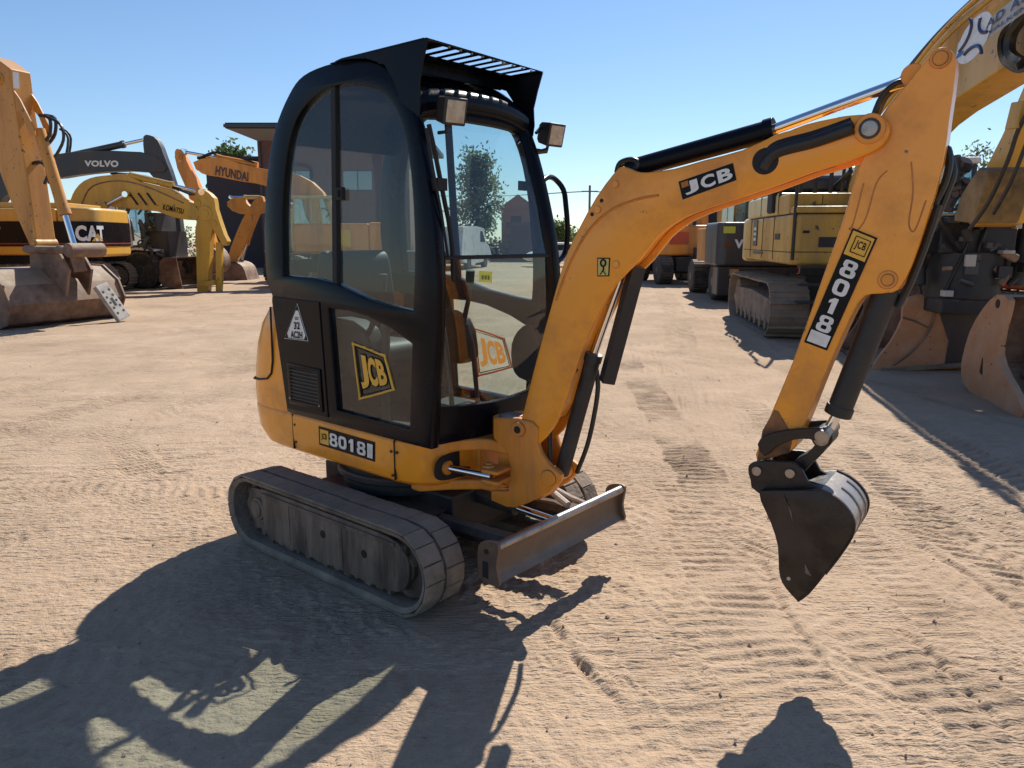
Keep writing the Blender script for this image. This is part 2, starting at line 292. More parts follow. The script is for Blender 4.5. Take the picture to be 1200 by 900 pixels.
# ---- tracks
L, H = 1.57, .395
def make_track(yc, out):
    belt = MB(TR(0, yc, 0)); o_ = stadium(L - .03, H - .03, 16); i_ = stadium(L - .075, H - .075, 16)
    A = [(p[0], p[1] + .015) for p in o_]; B = [(p[0], p[1] + .0375) for p in i_]; n = len(A); w = .115
    vs = [(p[0], -w, p[1]) for p in A] + [(p[0], w, p[1]) for p in A] + [(p[0], -w + .012, p[1]) for p in B] + [(p[0], w - .012, p[1]) for p in B]; fs = []
    for i in range(n):
        j = (i + 1) % n; fs += [(i, j, n + j, n + i), (2 * n + i, 3 * n + i, 3 * n + j, 2 * n + j), (i, 2 * n + i, 2 * n + j, j), (n + i, n + j, 3 * n + j, 3 * n + i)]
    belt.add(vs, fs)
    Ls, Hs = L - .03, H - .03; P = stad_len(Ls, Hs); N = 44; pit = P / N
    rnd = random.Random(3 if out < 0 else 4)
    for k in range(N):
        for sd in (-1, 1):
            s = (k + (.5 if sd > 0 else 0)) * pit; x, z, ph = stad_path(Ls, Hs, s); c = rnd.uniform(-.0015, .0015); y0, y1 = sorted((sd * (.005 + rnd.uniform(0, .006)), sd * .114))
            T = TR(x, 0, z + .015) @ RY(-math.degrees(ph)); g = pit * .5 - .0003
            ca, cb = rnd.choice((.0004, .0004, .0035)), rnd.choice((.0004, .0004, .0025)); g = pit * .5 + .0004; poly = [(-g, .002), (g, .002), (g - ca * .3, .0145 + c - ca), (g - ca, .0145 + c), (-g + cb, .0145 + c), (-g + cb * .3, .0145 + c - cb)]
            belt.prism(poly, y0, y1, T)
    t = belt.build('track', M_rub, mx, bevel=.002, seg=1)
    fr = MB(TR(0, yc, 0)); s = out
    pl = cr([(-.50, .305), (-.44, .325), (.2, .325), (.50, .32), (.60, .27), (.63, .20), (.60, .115), (.50, .075), (.2, .07), (-.40, .07), (-.47, .085), (-.50, .14)], 3)
    fr.plate(pl, [], *sorted((s * .075, s * .058)), bev=.004)
    fr.plate([(-.69, .20), (-.64, .30), (-.49, .31), (-.49, .09), (-.62, .09)], [], *sorted((s * .055, s * .035)), bev=.004)
    fr.box(-.5, .6, -.06, .06, .10, .30); fr.box(-.5, .55, *sorted((s * .058, s * .086)), .296, .312)
    for k in range(13): fr.box(-.46 + .078 * k, -.435 + .078 * k + .012 * (k % 3), *sorted((s * .068, s * .05)), .048 + .006 * (k % 2), .09)
    fr.box(-.30, -.26, *sorted((s * .079, s * .07)), .08, .31); fr.box(.15, .17, *sorted((s * .079, s * .07)), .08, .30)
    f = fr.build('track_frame', M_frm, t, bevel=.004)
    h = MB(TR(0, yc, 0)); h.disc((-.575, .2), .062, *sorted((s * .07, s * .02)), n=24); h.disc((-.575, .2), .045, *sorted((s * .08, s * .02)), n=24); h.build('sprocket_hub', M_frm, t, bevel=.006)
    sp = MB(TR(0, yc, 0))
    for k in range(12):
        a = k * math.pi / 6; T = TR(-.585, 0, .1975) @ RY(math.degrees(a)); sp.box(-.02, .02, -.03, .03, .05, .155, T)
    sp.build('drive_sprocket', M_frm, t)
    idl = MB(TR(0, yc, 0)); idl.disc((.59, .1975), .145, -.035, .035, n=28); idl.disc((.59, .1975), .06, *sorted((s * .06, 0)), n=16); idl.build('idler_wheel', M_frm, t, bevel=.005)
    for k in range(3):
        r = MB(TR(0, yc, 0)); r.disc((-.32 + .32 * k, .10), .055, -.06, .06, n=18); r.build('roller', M_frm, t)
    for (x, z) in ((.02, .215), (.33, .20)): hl = MB(TR(0, yc, 0)); hl.disc((x, z), .02, *sorted((s * .077, s * .07)), n=14); hl.build('frame_hole', M_void, t)
    hl = MB(TR(0, yc, 0))
    hl.prism([(-.525, .27), (-.505, .27), (-.505, .16), (-.525, .16)], *sorted((s * .058, s * .05))); hl.build('frame_hole', M_void, t)
make_track(-.529, -1); make_track(.529, 1)
uc = MB(); uc.box(-.42, .46, -.44, .44, .15, .33); uc.box(-.5, .5, -.2, .2, .20, .40); uc.tube([(0, 0, .36), (0, 0, .51)], .36, 32)
uc.tube([(0, 0, .42), (0, 0, .46)], .39, 32)
uc.build('undercarriage', M_blkd, mx, bevel=.01)
# ---- dozer blade
bl = MB(); sec = cr([(1.045, .389), (1.022, .365), (1.012, .31), (1.022, .255), (1.047, .226)], 4, False); back = [(x - .028, z) for x, z in reversed(sec)]
bl.prism(sec + back, -.49, .49); blade = bl.build('dozer_blade', M_stl, mx, bevel=.003)
tp = MB(); tp.tube([(1.028, -.485, .382), (1.028, .485, .382)], .020, 14); tp.build('blade_top_tube', M_brt, blade)
for s in (-1, 1):
    e = MB(); e.prism(cr([(1.05, .40), (.985, .402), (.94, .37), (.935, .29), (.95, .222), (1.052, .222), (1.038, .30)], 3), *sorted((s * .492, s * .474))); e.build('blade_end_plate', M_stl, blade, bevel=.003)
    h = MB(); h.prism([(.965, .31), (.995, .31), (.995, .24), (.965, .24)], *sorted((s * .4945, s * .49))); h.disc((.985, .355), .012, *sorted((s * .4945, s * .49)), n=12); h.build('end_plate_slot', M_void, blade)
    a = MB(); a.tube([(.30, s * .22, .27), (.97, s * .25, .30)], .045, 8); a.build('blade_arm', M_blkd, blade)
c = MB(); c.tube([(.42, 0, .36), (.74, 0, .35)], .038, 14); bc = c.build('blade_cylinder', M_blkd, blade)
c = MB(); c.tube([(.74, 0, .35), (.97, 0, .34)], .02, 12); c.build('rod', M_chr, bc)
c = MB(); c.tube([(.45, .22, .36), (.62, .26, .395), (.78, .24, .37), (.9, .2, .345)], .018, 8); c.tube([(.45, .28, .34), (.66, .31, .385), (.84, .30, .345), (.95, .3, .33)], .014, 8); c.build('blade_hose', M_grys, blade)
# ---- body: skirt and counterweight
half = [(-1.02, 0), (-1.01, -.15), (-.98, -.26), (-.93, -.34), (-.87, -.39), (-.79, -.42), (-.70, -.43), (-.45, -.432), (-.1, -.432), (.22, -.432), (.36, -.430), (.44, -.415), (.50, -.385), (.54, -.34), (.565, -.28), (.575, -.2), (.58, 0)]
def ringpts(dx, dy, z, x0=None):
    pts = []
    for (x, y) in half:
        k = min(1, max(0, (-x - .30) / .7)); q = max(0, (x - .2) / .38)
        pts.append((x + dx * k - .5 * dy * q, y * (1 - dy / .43), z))
    full = pts + [(p[0], -p[1], p[2]) for p in reversed(pts[1:-1])]
    return full
bd = MB(TU); bd.loft([ringpts(.16, .045, .492), ringpts(.11, .012, .515), ringpts(.035, 0, .58), ringpts(.0, 0, .70), ringpts(0, .012, .716)])
body = bd.build('body', M_or, mx, bevel=.008, ang=50)
hc = [p for p in half if p[0] < -.46] + [(-.47, -.432)]
def ctring(dx, dy, z):
    pts = [(x + dx * min(1, max(0, (-x - .45) / .5)), y * (1 - dy / .43), z) for x, y in hc]
    return pts + [(p[0], -p[1], p[2]) for p in reversed(pts[1:])]
cw = MB(TU); cw.loft([ctring(.0, .004, .708), ctring(.0, 0, .80), ctring(.02, 0, .92), ctring(.06, .003, 1.06), ctring(.12, .008, 1.17), ctring(.20, .02, 1.255), ctring(.30, .05, 1.30), ctring(.36, .10, 1.315)])
cw.build('counterweight', M_or, mx, bevel=.006, ang=60)
sm = MB(TU)
def onside(x, z, off=.004): return (x, -HW - off, z)
sm.tube([onside(-.595, 1.27), onside(-.60, 1.12), onside(-.605, .98), onside(-.625, .91), onside(-.67, .875), (-.76, -.43, .86), (-.86, -.402, .85), (-.94, -.335, .845)], .006, 6)
sm.build('body_seam', M_void, mx)
for a_, b_, y_ in ((-.452, -.449, -.4335), (.372, .376, -.4325)): sm = MB(TU); sm.box(a_, b_, y_, -.42, .52, .71); sm.build('body_seam', M_void, mx)
for x, z in ((-.43, .655), (.355, .655), (.39, .655), (-.43, .56), (.36, .54)): bt = MB(TU); bt.disc((x, z), .007, -.4355, -.42, n=8); bt.build('body_bolt', M_blkd, body)
# 8018 decal on the skirt
q = [(-0.211,0.684),(0.240,0.679),(0.234,0.581),(-0.212,0.585)]
q = [q[3], q[2], q[1], q[0]]
def sideq(q4, y): return [(p[0], y, p[1]) for p in q4]
d = MB(TU); d.prism([q[0], q[1], q[2], q[3]], -.4345, -.431); dec = d.build('model_decal', M_blk, mx)
qq = sideq(q, -.4365)
def subq(q4, a0, a1, b0, b1): return [tuple(bil(q4, a0, b0)), tuple(bil(q4, a1, b0)), tuple(bil(q4, a1, b1)), tuple(bil(q4, a0, b1))]
def flat(name, q4, m, parent, T): return MB(T).add(q4, [(0, 1, 2, 3)]).build(name, m, parent)
flat('badge', subq(qq, .03, .19, .12, .88), M_yel, dec, TU)
qb = sideq(q, -.4385)
text_quad('lettering', 'JCB', subq(qb, .06, .16, .3, .7), M_blk, dec, TU)
for k, ch in enumerate('8018'): text_quad('lettering', ch, subq(qb, .215 + .165 * k, .215 + .165 * k + .145, .17, .83), M_wht, dec, TU, .035)
flat('white_bar', subq(qb, .885, .975, .14, .86), M_wht, dec, TU)
# ---- nose lugs, slew cylinder
lg = MB(TU)
up = [(.45, -.36), (.56, -.28), (.66, -.15), (.74, -.13), (.82, -.12), (.84, -.05), (.82, .02), (.74, .04), (.66, .12), (.56, .26), (.45, .36)]
lg.slab(cr(up[:], 2), .655, .712); lg.slab(cr([(.40, -.36), (.54, -.26), (.66, -.145), (.78, -.13), (.83, -.05), (.78, .03), (.66, .10), (.54, .26), (.40, .36)], 2), .462, .512)
lg.box(.56, .63, -.13, .10, .50, .66); lg.build('nose_bracket', M_or2, mx, bevel=.012, seg=3)
rc = MB(TU); rc.plate(cr([(-.36, .565), (-.35, .62), (-.30, .645), (-.22, .648), (-.14, .64), (-.14, .53), (-.22, .525), (-.32, .535)], 3), [], -.004, .004, .002, T=TR(.5705, 0, 0) @ RZ(90)); rc.build('cylinder_recess', M_void, mx)
sc_ = MB(TU); sc_.tube([(.50, -.30, .588), (.585, -.283, .587)], .034, 16); scy = sc_.build('slew_cylinder', M_or2, mx, bevel=.004)
sc_ = MB(TU); sc_.tube([(.58, -.284, .587), (.80, -.232, .578)], .0165, 16); sc_.build('rod', M_chr, scy)
# ---- swing post
pp = [(-0.029,0.814),(0.097,0.831),(0.169,0.825),(0.196,0.806),(0.192,0.743),(0.214,0.692),(0.254,0.648),(0.289,0.627),(0.316,0.612),(0.312,0.589),(0.260,0.532),(0.144,0.457),(0.079,0.424),(0.032,0.419),(-0.045,0.432),(-0.045,0.465),(0.051,0.484),(0.065,0.604),(0.046,0.685),(-0.029,0.730)]
ps = MB(TB)
ps.plate(pp, [], -.095, -.062, .008); ps.plate(pp, [], .062, .095, .008)
ps.tube([(-.0, 0, .44), (-.0, 0, .50)], .085, 20); ps.tube([(0, 0, .725), (0, 0, .815)], .085, 20)
ps.box(-.03, .06, -.065, .065, .44, .80); ps.prism([(.03, .43), (.2, .47), (.25, .54), (.2, .56), (.03, .50)], -.063, .063)
ps.disc((.105, .79), .034, -.108, .108, 20); ps.disc((.262, .592), .036, -.105, .105, 20)
post = ps.build('swing_post', M_or2, mx, bevel=.004)
b_ = MB(TB); b_.box(-.03, .06, -.20, -.09, .545, .562); b_.box(-.03, .06, -.20, -.09, .592, .609); b_.tube([(-.015, -.155, .53), (-.015, -.155, .622)], .03, 16); b_.tube([(-.015, -.155, .62), (-.015, -.155, .632)], .02, 12)
b_.build('slew_lug', M_or2, post, bevel=.005)
pn = MB(TB); pn.tube([(0, 0, .812), (0, 0, .826)], .055, 20); pn.build('king_pin', M_brt, post, bevel=.004)
pn = MB(TB); pn.disc((.105, .79), .017, -.110, -.1085, 16); pn.build('pin_hole', M_void, post)
# ---- boom
bo = [(0.118,0.839),(0.183,1.076),(0.274,1.375),(0.333,1.553),(0.391,1.662),(0.466,1.781),(0.538,1.866),(0.574,1.889),(0.628,1.868),(0.681,1.862),(0.783,1.870),(0.896,1.894),(1.034,1.921),(1.148,1.965),(1.193,1.975),(1.244,1.991),(1.337,2.005),(1.401,2.007),(1.452,2.003),(1.483,1.985),(1.493,1.953),(1.476,1.920),(1.443,1.899),(1.373,1.874),(1.268,1.846),(1.144,1.804),(0.982,1.757),(0.872,1.723),(0.791,1.687),(0.717,1.631),(0.646,1.543),(0.557,1.455),(0.476,1.332),(0.401,1.169),(0.342,0.999),(0.281,0.842),(0.238,0.760),(0.199,0.761)]
bo = bo[:-2] + [(.19, .73), (.13, .735), (.095, .78)]
bm_ = MB(TB); bm_.plate(cr(bo, 2), [], -.082, -.058, .007); bm_.plate(cr(bo, 2), [], .058, .082, .007)
ctr = [p for p in bo if p[0] < 1.30]
inn = []
cx = [(.107 + .004, .80)]
core = [(0.140,0.835),(0.205,1.078),(0.295,1.376),(0.354,1.546),(0.411,1.649),(0.485,1.764),(0.553,1.849),(0.629,1.849),(0.784,1.851),(0.897,1.876),(1.035,1.904),(1.150,1.942),(1.286,1.968),(1.333,1.881),(1.267,1.857),(1.143,1.815),(0.981,1.769),(0.871,1.735),(0.783,1.700),(0.703,1.644),(0.631,1.556),(0.542,1.468),(0.461,1.342),(0.384,1.174),(0.325,1.005),(0.264,0.847)]
bm_.prism(cr(core, 2), -.062, .062)
boom = bm_.build('boom', M_or, mx, ang=50)
# weld ridge, bosses, holes
rg = MB(TB); r_ = [(0.284,1.369),(0.320,1.465),(0.363,1.553),(0.431,1.655),(0.524,1.730),(0.632,1.769),(0.726,1.782)]
rg.tube([y3(p, -.081) for p in cr(r_, 4, False)], .006, 6); rg.build('weld_seam', M_or2, boom)
for p in [(0.544,1.830),(0.556,1.522),(0.468,1.735)]: bs = MB(TB); bs.disc(p, .016, -.0865, .0865, 16); bs.build('pin_boss', M_or, boom, bevel=.002)
for p in [(0.486,1.770),(0.445,1.718)]: hl = MB(TB); hl.disc(p, .008, -.0835, -.08, 10); hl.build('boom_hole', M_void, boom)
hl = MB(TB)
hp = [(1.116,1.885)][0]; hl.disc(hp, .045, -.0838, -.08, 22); hl.build('boom_hole', M_void, boom)
tip = [(1.442,1.967)][0]
pn = MB(TB); pn.disc(tip, .048, -.092, .092, 22); pn.build('pivot_boss', M_or2, boom, bevel=.004)
pn = MB(TB); pn.disc(tip, .033, -.0935, .0935, 18); pn.build('grease_ring', mat('old_grease', (.05, .03, .018), .45), boom)
pn = MB(TB); pn.disc(tip, .026, -.100, .100, 18); pn.build('pivot_pin', M_brt, boom, bevel=.004)
hz = [(1.110,1.864),(1.126,1.889),(1.153,1.913),(1.197,1.926),(1.265,1.938),(1.330,1.955),(1.394,1.974)]
hs = MB(TB); hs.tube([y3(p, y) for p, y in zip(cr(hz, 3, False), np.linspace(-.07, -.098, 19))], .022, 10)
hs.tube([y3((p[0] - .01, p[1] + .022), -.07) for p in cr(hz[1:], 3, False)], .017, 8); hs.build('boom_hose', M_hose, boom)
hs = MB(TB); e_ = [(0.524,1.878),(0.538,1.914),(0.589,1.924),(0.615,1.906),(0.591,1.875)]; hs.tube([y3(p, .0) for p in cr(e_, 4, False)], .014, 8); hs.tube([y3(p, -.03) for p in cr(e_, 4, False)], .012, 8); hs.build('hose_elbow', M_hose, boom)
q = [(0.822,1.764),(1.019,1.826),(1.003,1.885),(0.803,1.829)]; q3 = sideq(q, -.0855)
d = MB(TB); d.prism(q, -.0842, -.081); dec = d.build('boom_decal', M_blk, mx)
flat('badge', subq(q3, .04, .17, .60, .90), M_oryl, dec, TB)
for k, ch in enumerate('JCB'): text_quad('lettering', ch, subq([(x, y - .002, z) for x, y, z in q3], .08 + .31 * k, .34 + .31 * k, .14, .84), M_wht, dec, TB, .04)
q = [(0.475,1.473),(0.528,1.475),(0.530,1.548),(0.473,1.548)]; d = MB(TB); d.prism(q, -.0842, -.081); dec = d.build('hook_sticker', M_blk, mx)
q3 = sideq(q, -.0855); flat('sticker_face', subq(q3, .08, .92, .06, .94), mat('sticker_yellow', (.62, .50, .14), .5), dec, TB)
hk = MB(TB); c0 = bil(q3, .5, .72); hk.tube([c0 + Vector((.011 * math.cos(a), -.002, .013 * math.sin(a))) for a in np.linspace(0, 2 * math.pi, 17)], .0035, 6); hk.tube([bil(q3, .5, .55) + Vector((0, -.002, 0)), bil(q3, .55, .36) + Vector((0, -.002, 0)), bil(q3, .42, .26) + Vector((0, -.002, 0))], .003, 6)
hk.tube([bil(q3, .25, .1) + Vector((0, -.002, 0)), bil(q3, .5, .3) + Vector((0, -.002, 0)), bil(q3, .75, .1) + Vector((0, -.002, 0))], .002, 6); hk.build('hook_symbol', M_blk, dec)
# ---- dipper arm
ar = [(1.607,2.190),(1.569,2.151),(1.533,2.100),(1.483,2.034),(1.462,1.997),(1.421,1.881),(1.401,1.800),(1.372,1.663),(1.319,1.463),(1.251,1.204),(1.189,1.010),(1.151,0.876),(1.143,0.809),(1.260,0.860),(1.286,0.912),(1.322,1.027),(1.367,1.185),(1.412,1.321),(1.434,1.381),(1.457,1.425),(1.482,1.440),(1.546,1.448),(1.569,1.471),(1.595,1.540),(1.624,1.674),(1.654,1.854),(1.659,1.980),(1.663,2.128),(1.654,2.172),(1.630,2.190)]
am = MB(TB); am.prism(cr(ar, 2), -.055, .055); arm = am.build('dipper_arm', M_or, mx, bevel=.006, ang=50)
P1, P2, P3, P4 = [(1.619,2.162),(1.530,1.489),(1.192,0.866),(1.549,2.116)]
for P_, r1 in ((P1, .021), (P2, .019)): bs = MB(TB); bs.disc(P_, .031, -.0595, .0595, 20); bs.disc(P_, r1, -.063, .063, 18); bs.build('pin_boss', M_or2, arm, bevel=.002)
ln = MB(TB)
for pl in ([(1.432,1.800),(1.410,1.671),(1.399,1.655),(1.423,1.649),(1.448,1.690),(1.470,1.798),(1.499,1.837)], [(1.566,1.860),(1.579,1.767),(1.576,1.669),(1.595,1.648),(1.618,1.740)]): ln.tube([y3(p, -.0545) for p in cr(pl, 4, False)], .0028, 6)
ln.build('weld_seam', M_or2, arm)
wt = MB(TB); wt.prism([(1.157,0.926),(1.195,1.011),(1.211,1.007),(1.270,0.920),(1.260,0.857),(1.143,0.805)], -.0567, .0567); wt.build('worn_arm_end', mat('worn_orange', (.30, .12, .03), .55, dirt=(.05, .035, .03), amt=.75, scale=9), arm, bevel=.004)
q = [(1.282,1.265),(1.360,1.241),(1.488,1.624),(1.410,1.657)]; d = MB(TB); d.prism(q, -.0585, -.0545); dec = d.build('arm_decal', M_blk, mx)
q3 = sideq(q, -.0600); q4 = sideq(q, -.0615)
flat('badge', subq(q3, .07, .93, .79, .985), M_yel, dec, TB); text_quad('lettering', 'JCB', subq(q4, .34, .76, .85, .93), M_blk, dec, TB)
lo = MB(TB); e = subq(q4, .26, .84, .825, .955); lo.tube([e[0], e[1], e[2], e[3], e[0]], .0018, 5); lo.build('badge_outline', M_blk, dec)
for k, ch in enumerate('8018'): text_quad('lettering', ch, subq(q4, .20, .80, .625 - .162 * k, .625 - .162 * k + .135), M_wht, dec, TB, .035)
flat('white_bar', subq(q3, .08, .92, .02, .125), M_wht, dec, TB)
# ---- cylinders
def cyl(name, a, b, c_, rb, rr, y=0., m=M_blkd, cap=True):
    t = MB(TB); A, B_, C_ = y3(a, y), y3(b, y), y3(c_, y); t.tube([A, B_], rb, 20)
    d_ = (Vector(B_) - Vector(A)).normalized(); t.tube([Vector(B_) - d_ * .03, Vector(B_) + d_ * .006], rb * 1.13, 20)
    o = t.build(name, m, mx, bevel=.003)
    r_ = MB(TB); r_.tube([B_, C_], rr, 16); r_.build('rod', M_chr, o); return o
a, b, c_ = [(0.561,1.890),(1.113,1.999),(1.546,2.124)]; dc = cyl('dipper_cylinder', a, b, c_, .038, .0185, m=M_blk)
ey = MB(TB); ey.disc(c_, .035, -.045, .045, 18); ey.build('rod_eye', M_or2, dc)
a, b, c_ = [(0.272,0.589),(0.423,1.139),(0.547,1.492)]; bc = cyl('boom_cylinder', a, b, c_, .034, .016)
g1, g2 = [(0.486,1.028),(0.610,1.514)]; gd_ = MB(TB); gd_.tube([y3(g1, 0), y3(g2, 0)], .040, 4); gd_.build('rod_guard', M_blkd, bc, bevel=.004)
hz = [(0.245,0.596),(0.242,0.801),(0.284,0.953),(0.366,1.082)]; hs = MB(TB); hs.tube([y3(p, -.05) for p in cr(hz, 4, False)], .011, 8); hz = [(0.333,0.596),(0.382,0.725),(0.413,0.863),(0.430,0.996),(0.416,1.087),(0.398,1.129)]; hs.tube([y3(p, .03) for p in cr(hz, 3, False)], .011, 8); hs.build('cylinder_hose', M_hose, bc)
a, b, c_ = [(1.524,1.458),(1.402,1.013),(1.365,0.927)]; kc = cyl('bucket_cylinder', a, b, c_, .042, .018)
gs_ = MB(TB); gs_.disc(c_, .036, -.052, .052, 18); gs_.build('greasy_collar', M_hose, kc)
ey = MB(TB); ey.disc(c_, .026, -.07, .07, 18); ey.build('rod_eye', M_brt, kc, bevel=.004)
hs = MB(TB); h_ = [(1.633,1.729),(1.658,1.794),(1.666,1.859),(1.652,1.906),(1.632,1.860)]; hs.tube([y3(p, .02) for p in cr(h_, 4, False)], .012, 8); h_ = [(1.613,1.594),(1.647,1.702),(1.665,1.767),(1.678,1.832),(1.658,1.890)]
hs.tube([y3(p, .045) for p in cr(h_, 4, False)], .012, 8); h_ = [(1.560,1.397),(1.587,1.469),(1.624,1.607),(1.649,1.728)]; hs.tube([y3(p, .0) for p in cr(h_, 4, False)], .013, 8)
hs.build('arm_hose', M_hose, arm)
hs = MB(TB); h_ = [(1.437,2.006),(1.459,2.070),(1.494,2.106),(1.533,2.112)]
for dy in (-.03, 0, .03): hs.tube([y3(p, dy) for p in cr(h_, 4, False)], .009, 8)
hs.build('pivot_hose', M_hose, boom)
# ---- bucket linkage and bucket
lk1 = [(1.148,0.876),(1.177,0.916),(1.251,0.946),(1.324,0.963),(1.372,0.970),(1.391,0.948),(1.379,0.918),(1.327,0.923),(1.269,0.911),(1.216,0.877),(1.176,0.835)]
lk2 = [(1.353,0.958),(1.388,0.956),(1.396,0.927),(1.374,0.876),(1.334,0.822),(1.301,0.781),(1.265,0.788),(1.274,0.825),(1.317,0.861),(1.348,0.910)]
for s in (-1, 1):
    l = MB(TB); l.prism(cr(lk1, 2), *sorted((s * .060, s * .078))); l.build('bucket_link', M_buck, mx, bevel=.004)
l = MB(TB); l.prism(cr(lk2, 2), -.05, .05); l.build('tipping_link', M_buck, mx, bevel=.005)
l = MB(TB); l.disc([(1.372,0.942)][0], .024, -.10, .10, 16); l.build('link_pin', M_brt, mx, bevel=.003)
pr_ = [(1.186,0.720),(1.192,0.685),(1.233,0.609),(1.263,0.527),(1.272,0.440),(1.287,0.391),(1.319,0.357),(1.346,0.334),(1.380,0.374),(1.429,0.464),(1.480,0.563),(1.505,0.625),(1.504,0.674),(1.476,0.717),(1.436,0.746),(1.390,0.762)]
BW = .14; bk = MB(TB)
for s in (-1, 1): bk.plate(cr(pr_[:7], 2, False) + cr(pr_[7:], 2, False), [], *sorted((s * BW, s * (BW - .014))), bev=.002)
bkp = cr(pr_[7:], 3, False); ii = [(p[0] - .006, p[1] + .004) for p in bkp]; cen = np.mean(np.array(pr_), 0)
inn = [tuple(np.array(p) + (cen - np.array(p)) / np.linalg.norm(cen - np.array(p)) * .012) for p in bkp]
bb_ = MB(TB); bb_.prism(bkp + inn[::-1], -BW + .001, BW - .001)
for s in (-1, 1):
    rim = [tuple(np.array(p) - (cen - np.array(p)) / np.linalg.norm(cen - np.array(p)) * .006) for p in bkp[6:]]
    bk.prism(rim + bkp[6:][::-1], *sorted((s * (BW + .003), s * (BW - .012))))
tc_ = [pr_[0], pr_[-1]]; bk.prism([pr_[0], pr_[-1], (pr_[-1][0] - .01, pr_[-1][1] - .015), (pr_[0][0], pr_[0][1] - .015)], -BW + .002, BW - .002)
bucket = bk.build('bucket', M_buck, mx, bevel=.002, ang=50); bb_.build('bucket_back', M_glint, bucket, ang=50)
st = MB(TB)
for yy in (-.02, .075): st.prism([tuple(np.array(p) - (cen - np.array(p)) / np.linalg.norm(cen - np.array(p)) * .005) for p in bkp[9:-3]] + bkp[9:-3][::-1], yy, yy + .012)
st.build('wear_strip', M_brt, bucket)
er = [(1.125,0.783),(1.133,0.805),(1.169,0.821),(1.275,0.835),(1.314,0.816),(1.341,0.770),(1.380,0.743),(1.171,0.696),(1.136,0.743)]
for s in (-1, 1):
    e = MB(TB); e.prism(cr(er, 2), *sorted((s * .080, s * .098))); e.build('bucket_ear', M_buck, bucket, bevel=.004)
e = MB(TB); ep = [(1.159,0.783),(1.277,0.794)]
for p in ep: e.disc(p, .018, -.108, .108, 16)
e.build('bucket_pin', M_brt, bucket, bevel=.003)
hl = MB(TB); hl.disc([(1.307,0.413)][0], .007, -BW - .0012, -BW + .0, 14); hl.build('tooth_hole', mat('bright_hole', (.5, .42, .33), .8), bucket)
for qa in ([(1.268,0.729),(1.281,0.709),(1.307,0.628),(1.299,0.665)], [(1.358,0.485),(1.371,0.463),(1.384,0.443),(1.363,0.448)]): sc2 = MB(TB); sc2.prism(qa, -BW - .001, -BW + .001); sc2.build('scratch', M_dst, bucket)
# ---- cab
outer = [(-.495,.72),(-.575,1.336),(-.618,1.40),(-.622,1.666),(-.564,1.964),(-.479,2.164),(-.351,2.31),(-.222,2.385),(0,2.407),(.215,2.39),(.356,2.346),(.488,2.244),(.571,2.068),(.63,1.828),(.668,1.552),(.66,1.25),(.635,1.0),(.607,.72)]
o_s = [outer[0], outer[1]] + cr(outer[2:-1], 4, False) + [outer[-1]]
h1 = [(-.479,1.428),(-.461,1.75),(-.413,1.996),(-.329,2.17),(-.213,2.263),(-.052,2.315),(.1,2.32),(.239,2.293),(.379,2.241),(.483,2.11),(.539,1.901),(.554,1.586),(.533,1.303)]
h1s = cr(h1, 3, False) + [(.40,1.315),(.2,1.345),(-.029,1.405),(-.2,1.425)]
h2 = [(-.10,1.30),(.06,1.298),(.21,1.28),(.38,1.235),(.523,1.176),(.505,.97),(.491,.772),(-.067,.782)]
cab = None; cabmb = MB(TU, lean)
for s in (-1, 1): cabmb.plate(o_s, [h1s, h2], *sorted((s * HW, s * (HW - .055))), bev=.010)
# roof band, rear header, rear corner walls
arc = [p for p in o_s[4:] if p[1] > 2.12 and p[0] < .47]
arc = [p for p in arc if True]; ia = [(p[0] * .93 + .0, 1.6 + (p[1] - 1.6) * .955) for p in arc]
cabmb.prism(arc + ia[::-1], -.40, .40)
cabmb.prism([(-.618,1.40),(-.575,1.336),(-.495,.72),(-.46,.72),(-.54,1.336),(-.58,1.42)], -.40, .40)
cab = cabmb.build('cab', M_blk, mx, ang=40)
# front corner posts and brow
fp = MB(TU, lean); prof = [(.607,.72),(.635,1.0),(.66,1.25),(.668,1.552),(.63,1.828),(.571,2.068),(.488,2.244)]
def xprof(z): return float(np.interp(z, [p[1] for p in prof], [p[0] for p in prof]))
for s in (-1, 1): fp.tube([(p[0] - .032, s * .386, p[1]) for p in cr(prof, 4, False) if p[1] < 2.2], .037, 12)
fp.build('front_post', M_blk, cab)
bw = MB(TU); yb = np.linspace(-.345, .345, 15); bw.tube([(.462 + .03 * (1 - (y / .385) ** 2), y, 2.215 - .055 * (abs(y) / .385) ** 3) for y in yb], .058, 14)
bw.tube([(.475 + .03 * (1 - (y / .385) ** 2), y, 2.155 - .02 * (abs(y) / .385) ** 3) for y in yb], .022, 8); bw.build('roof_brow', M_blk, cab)
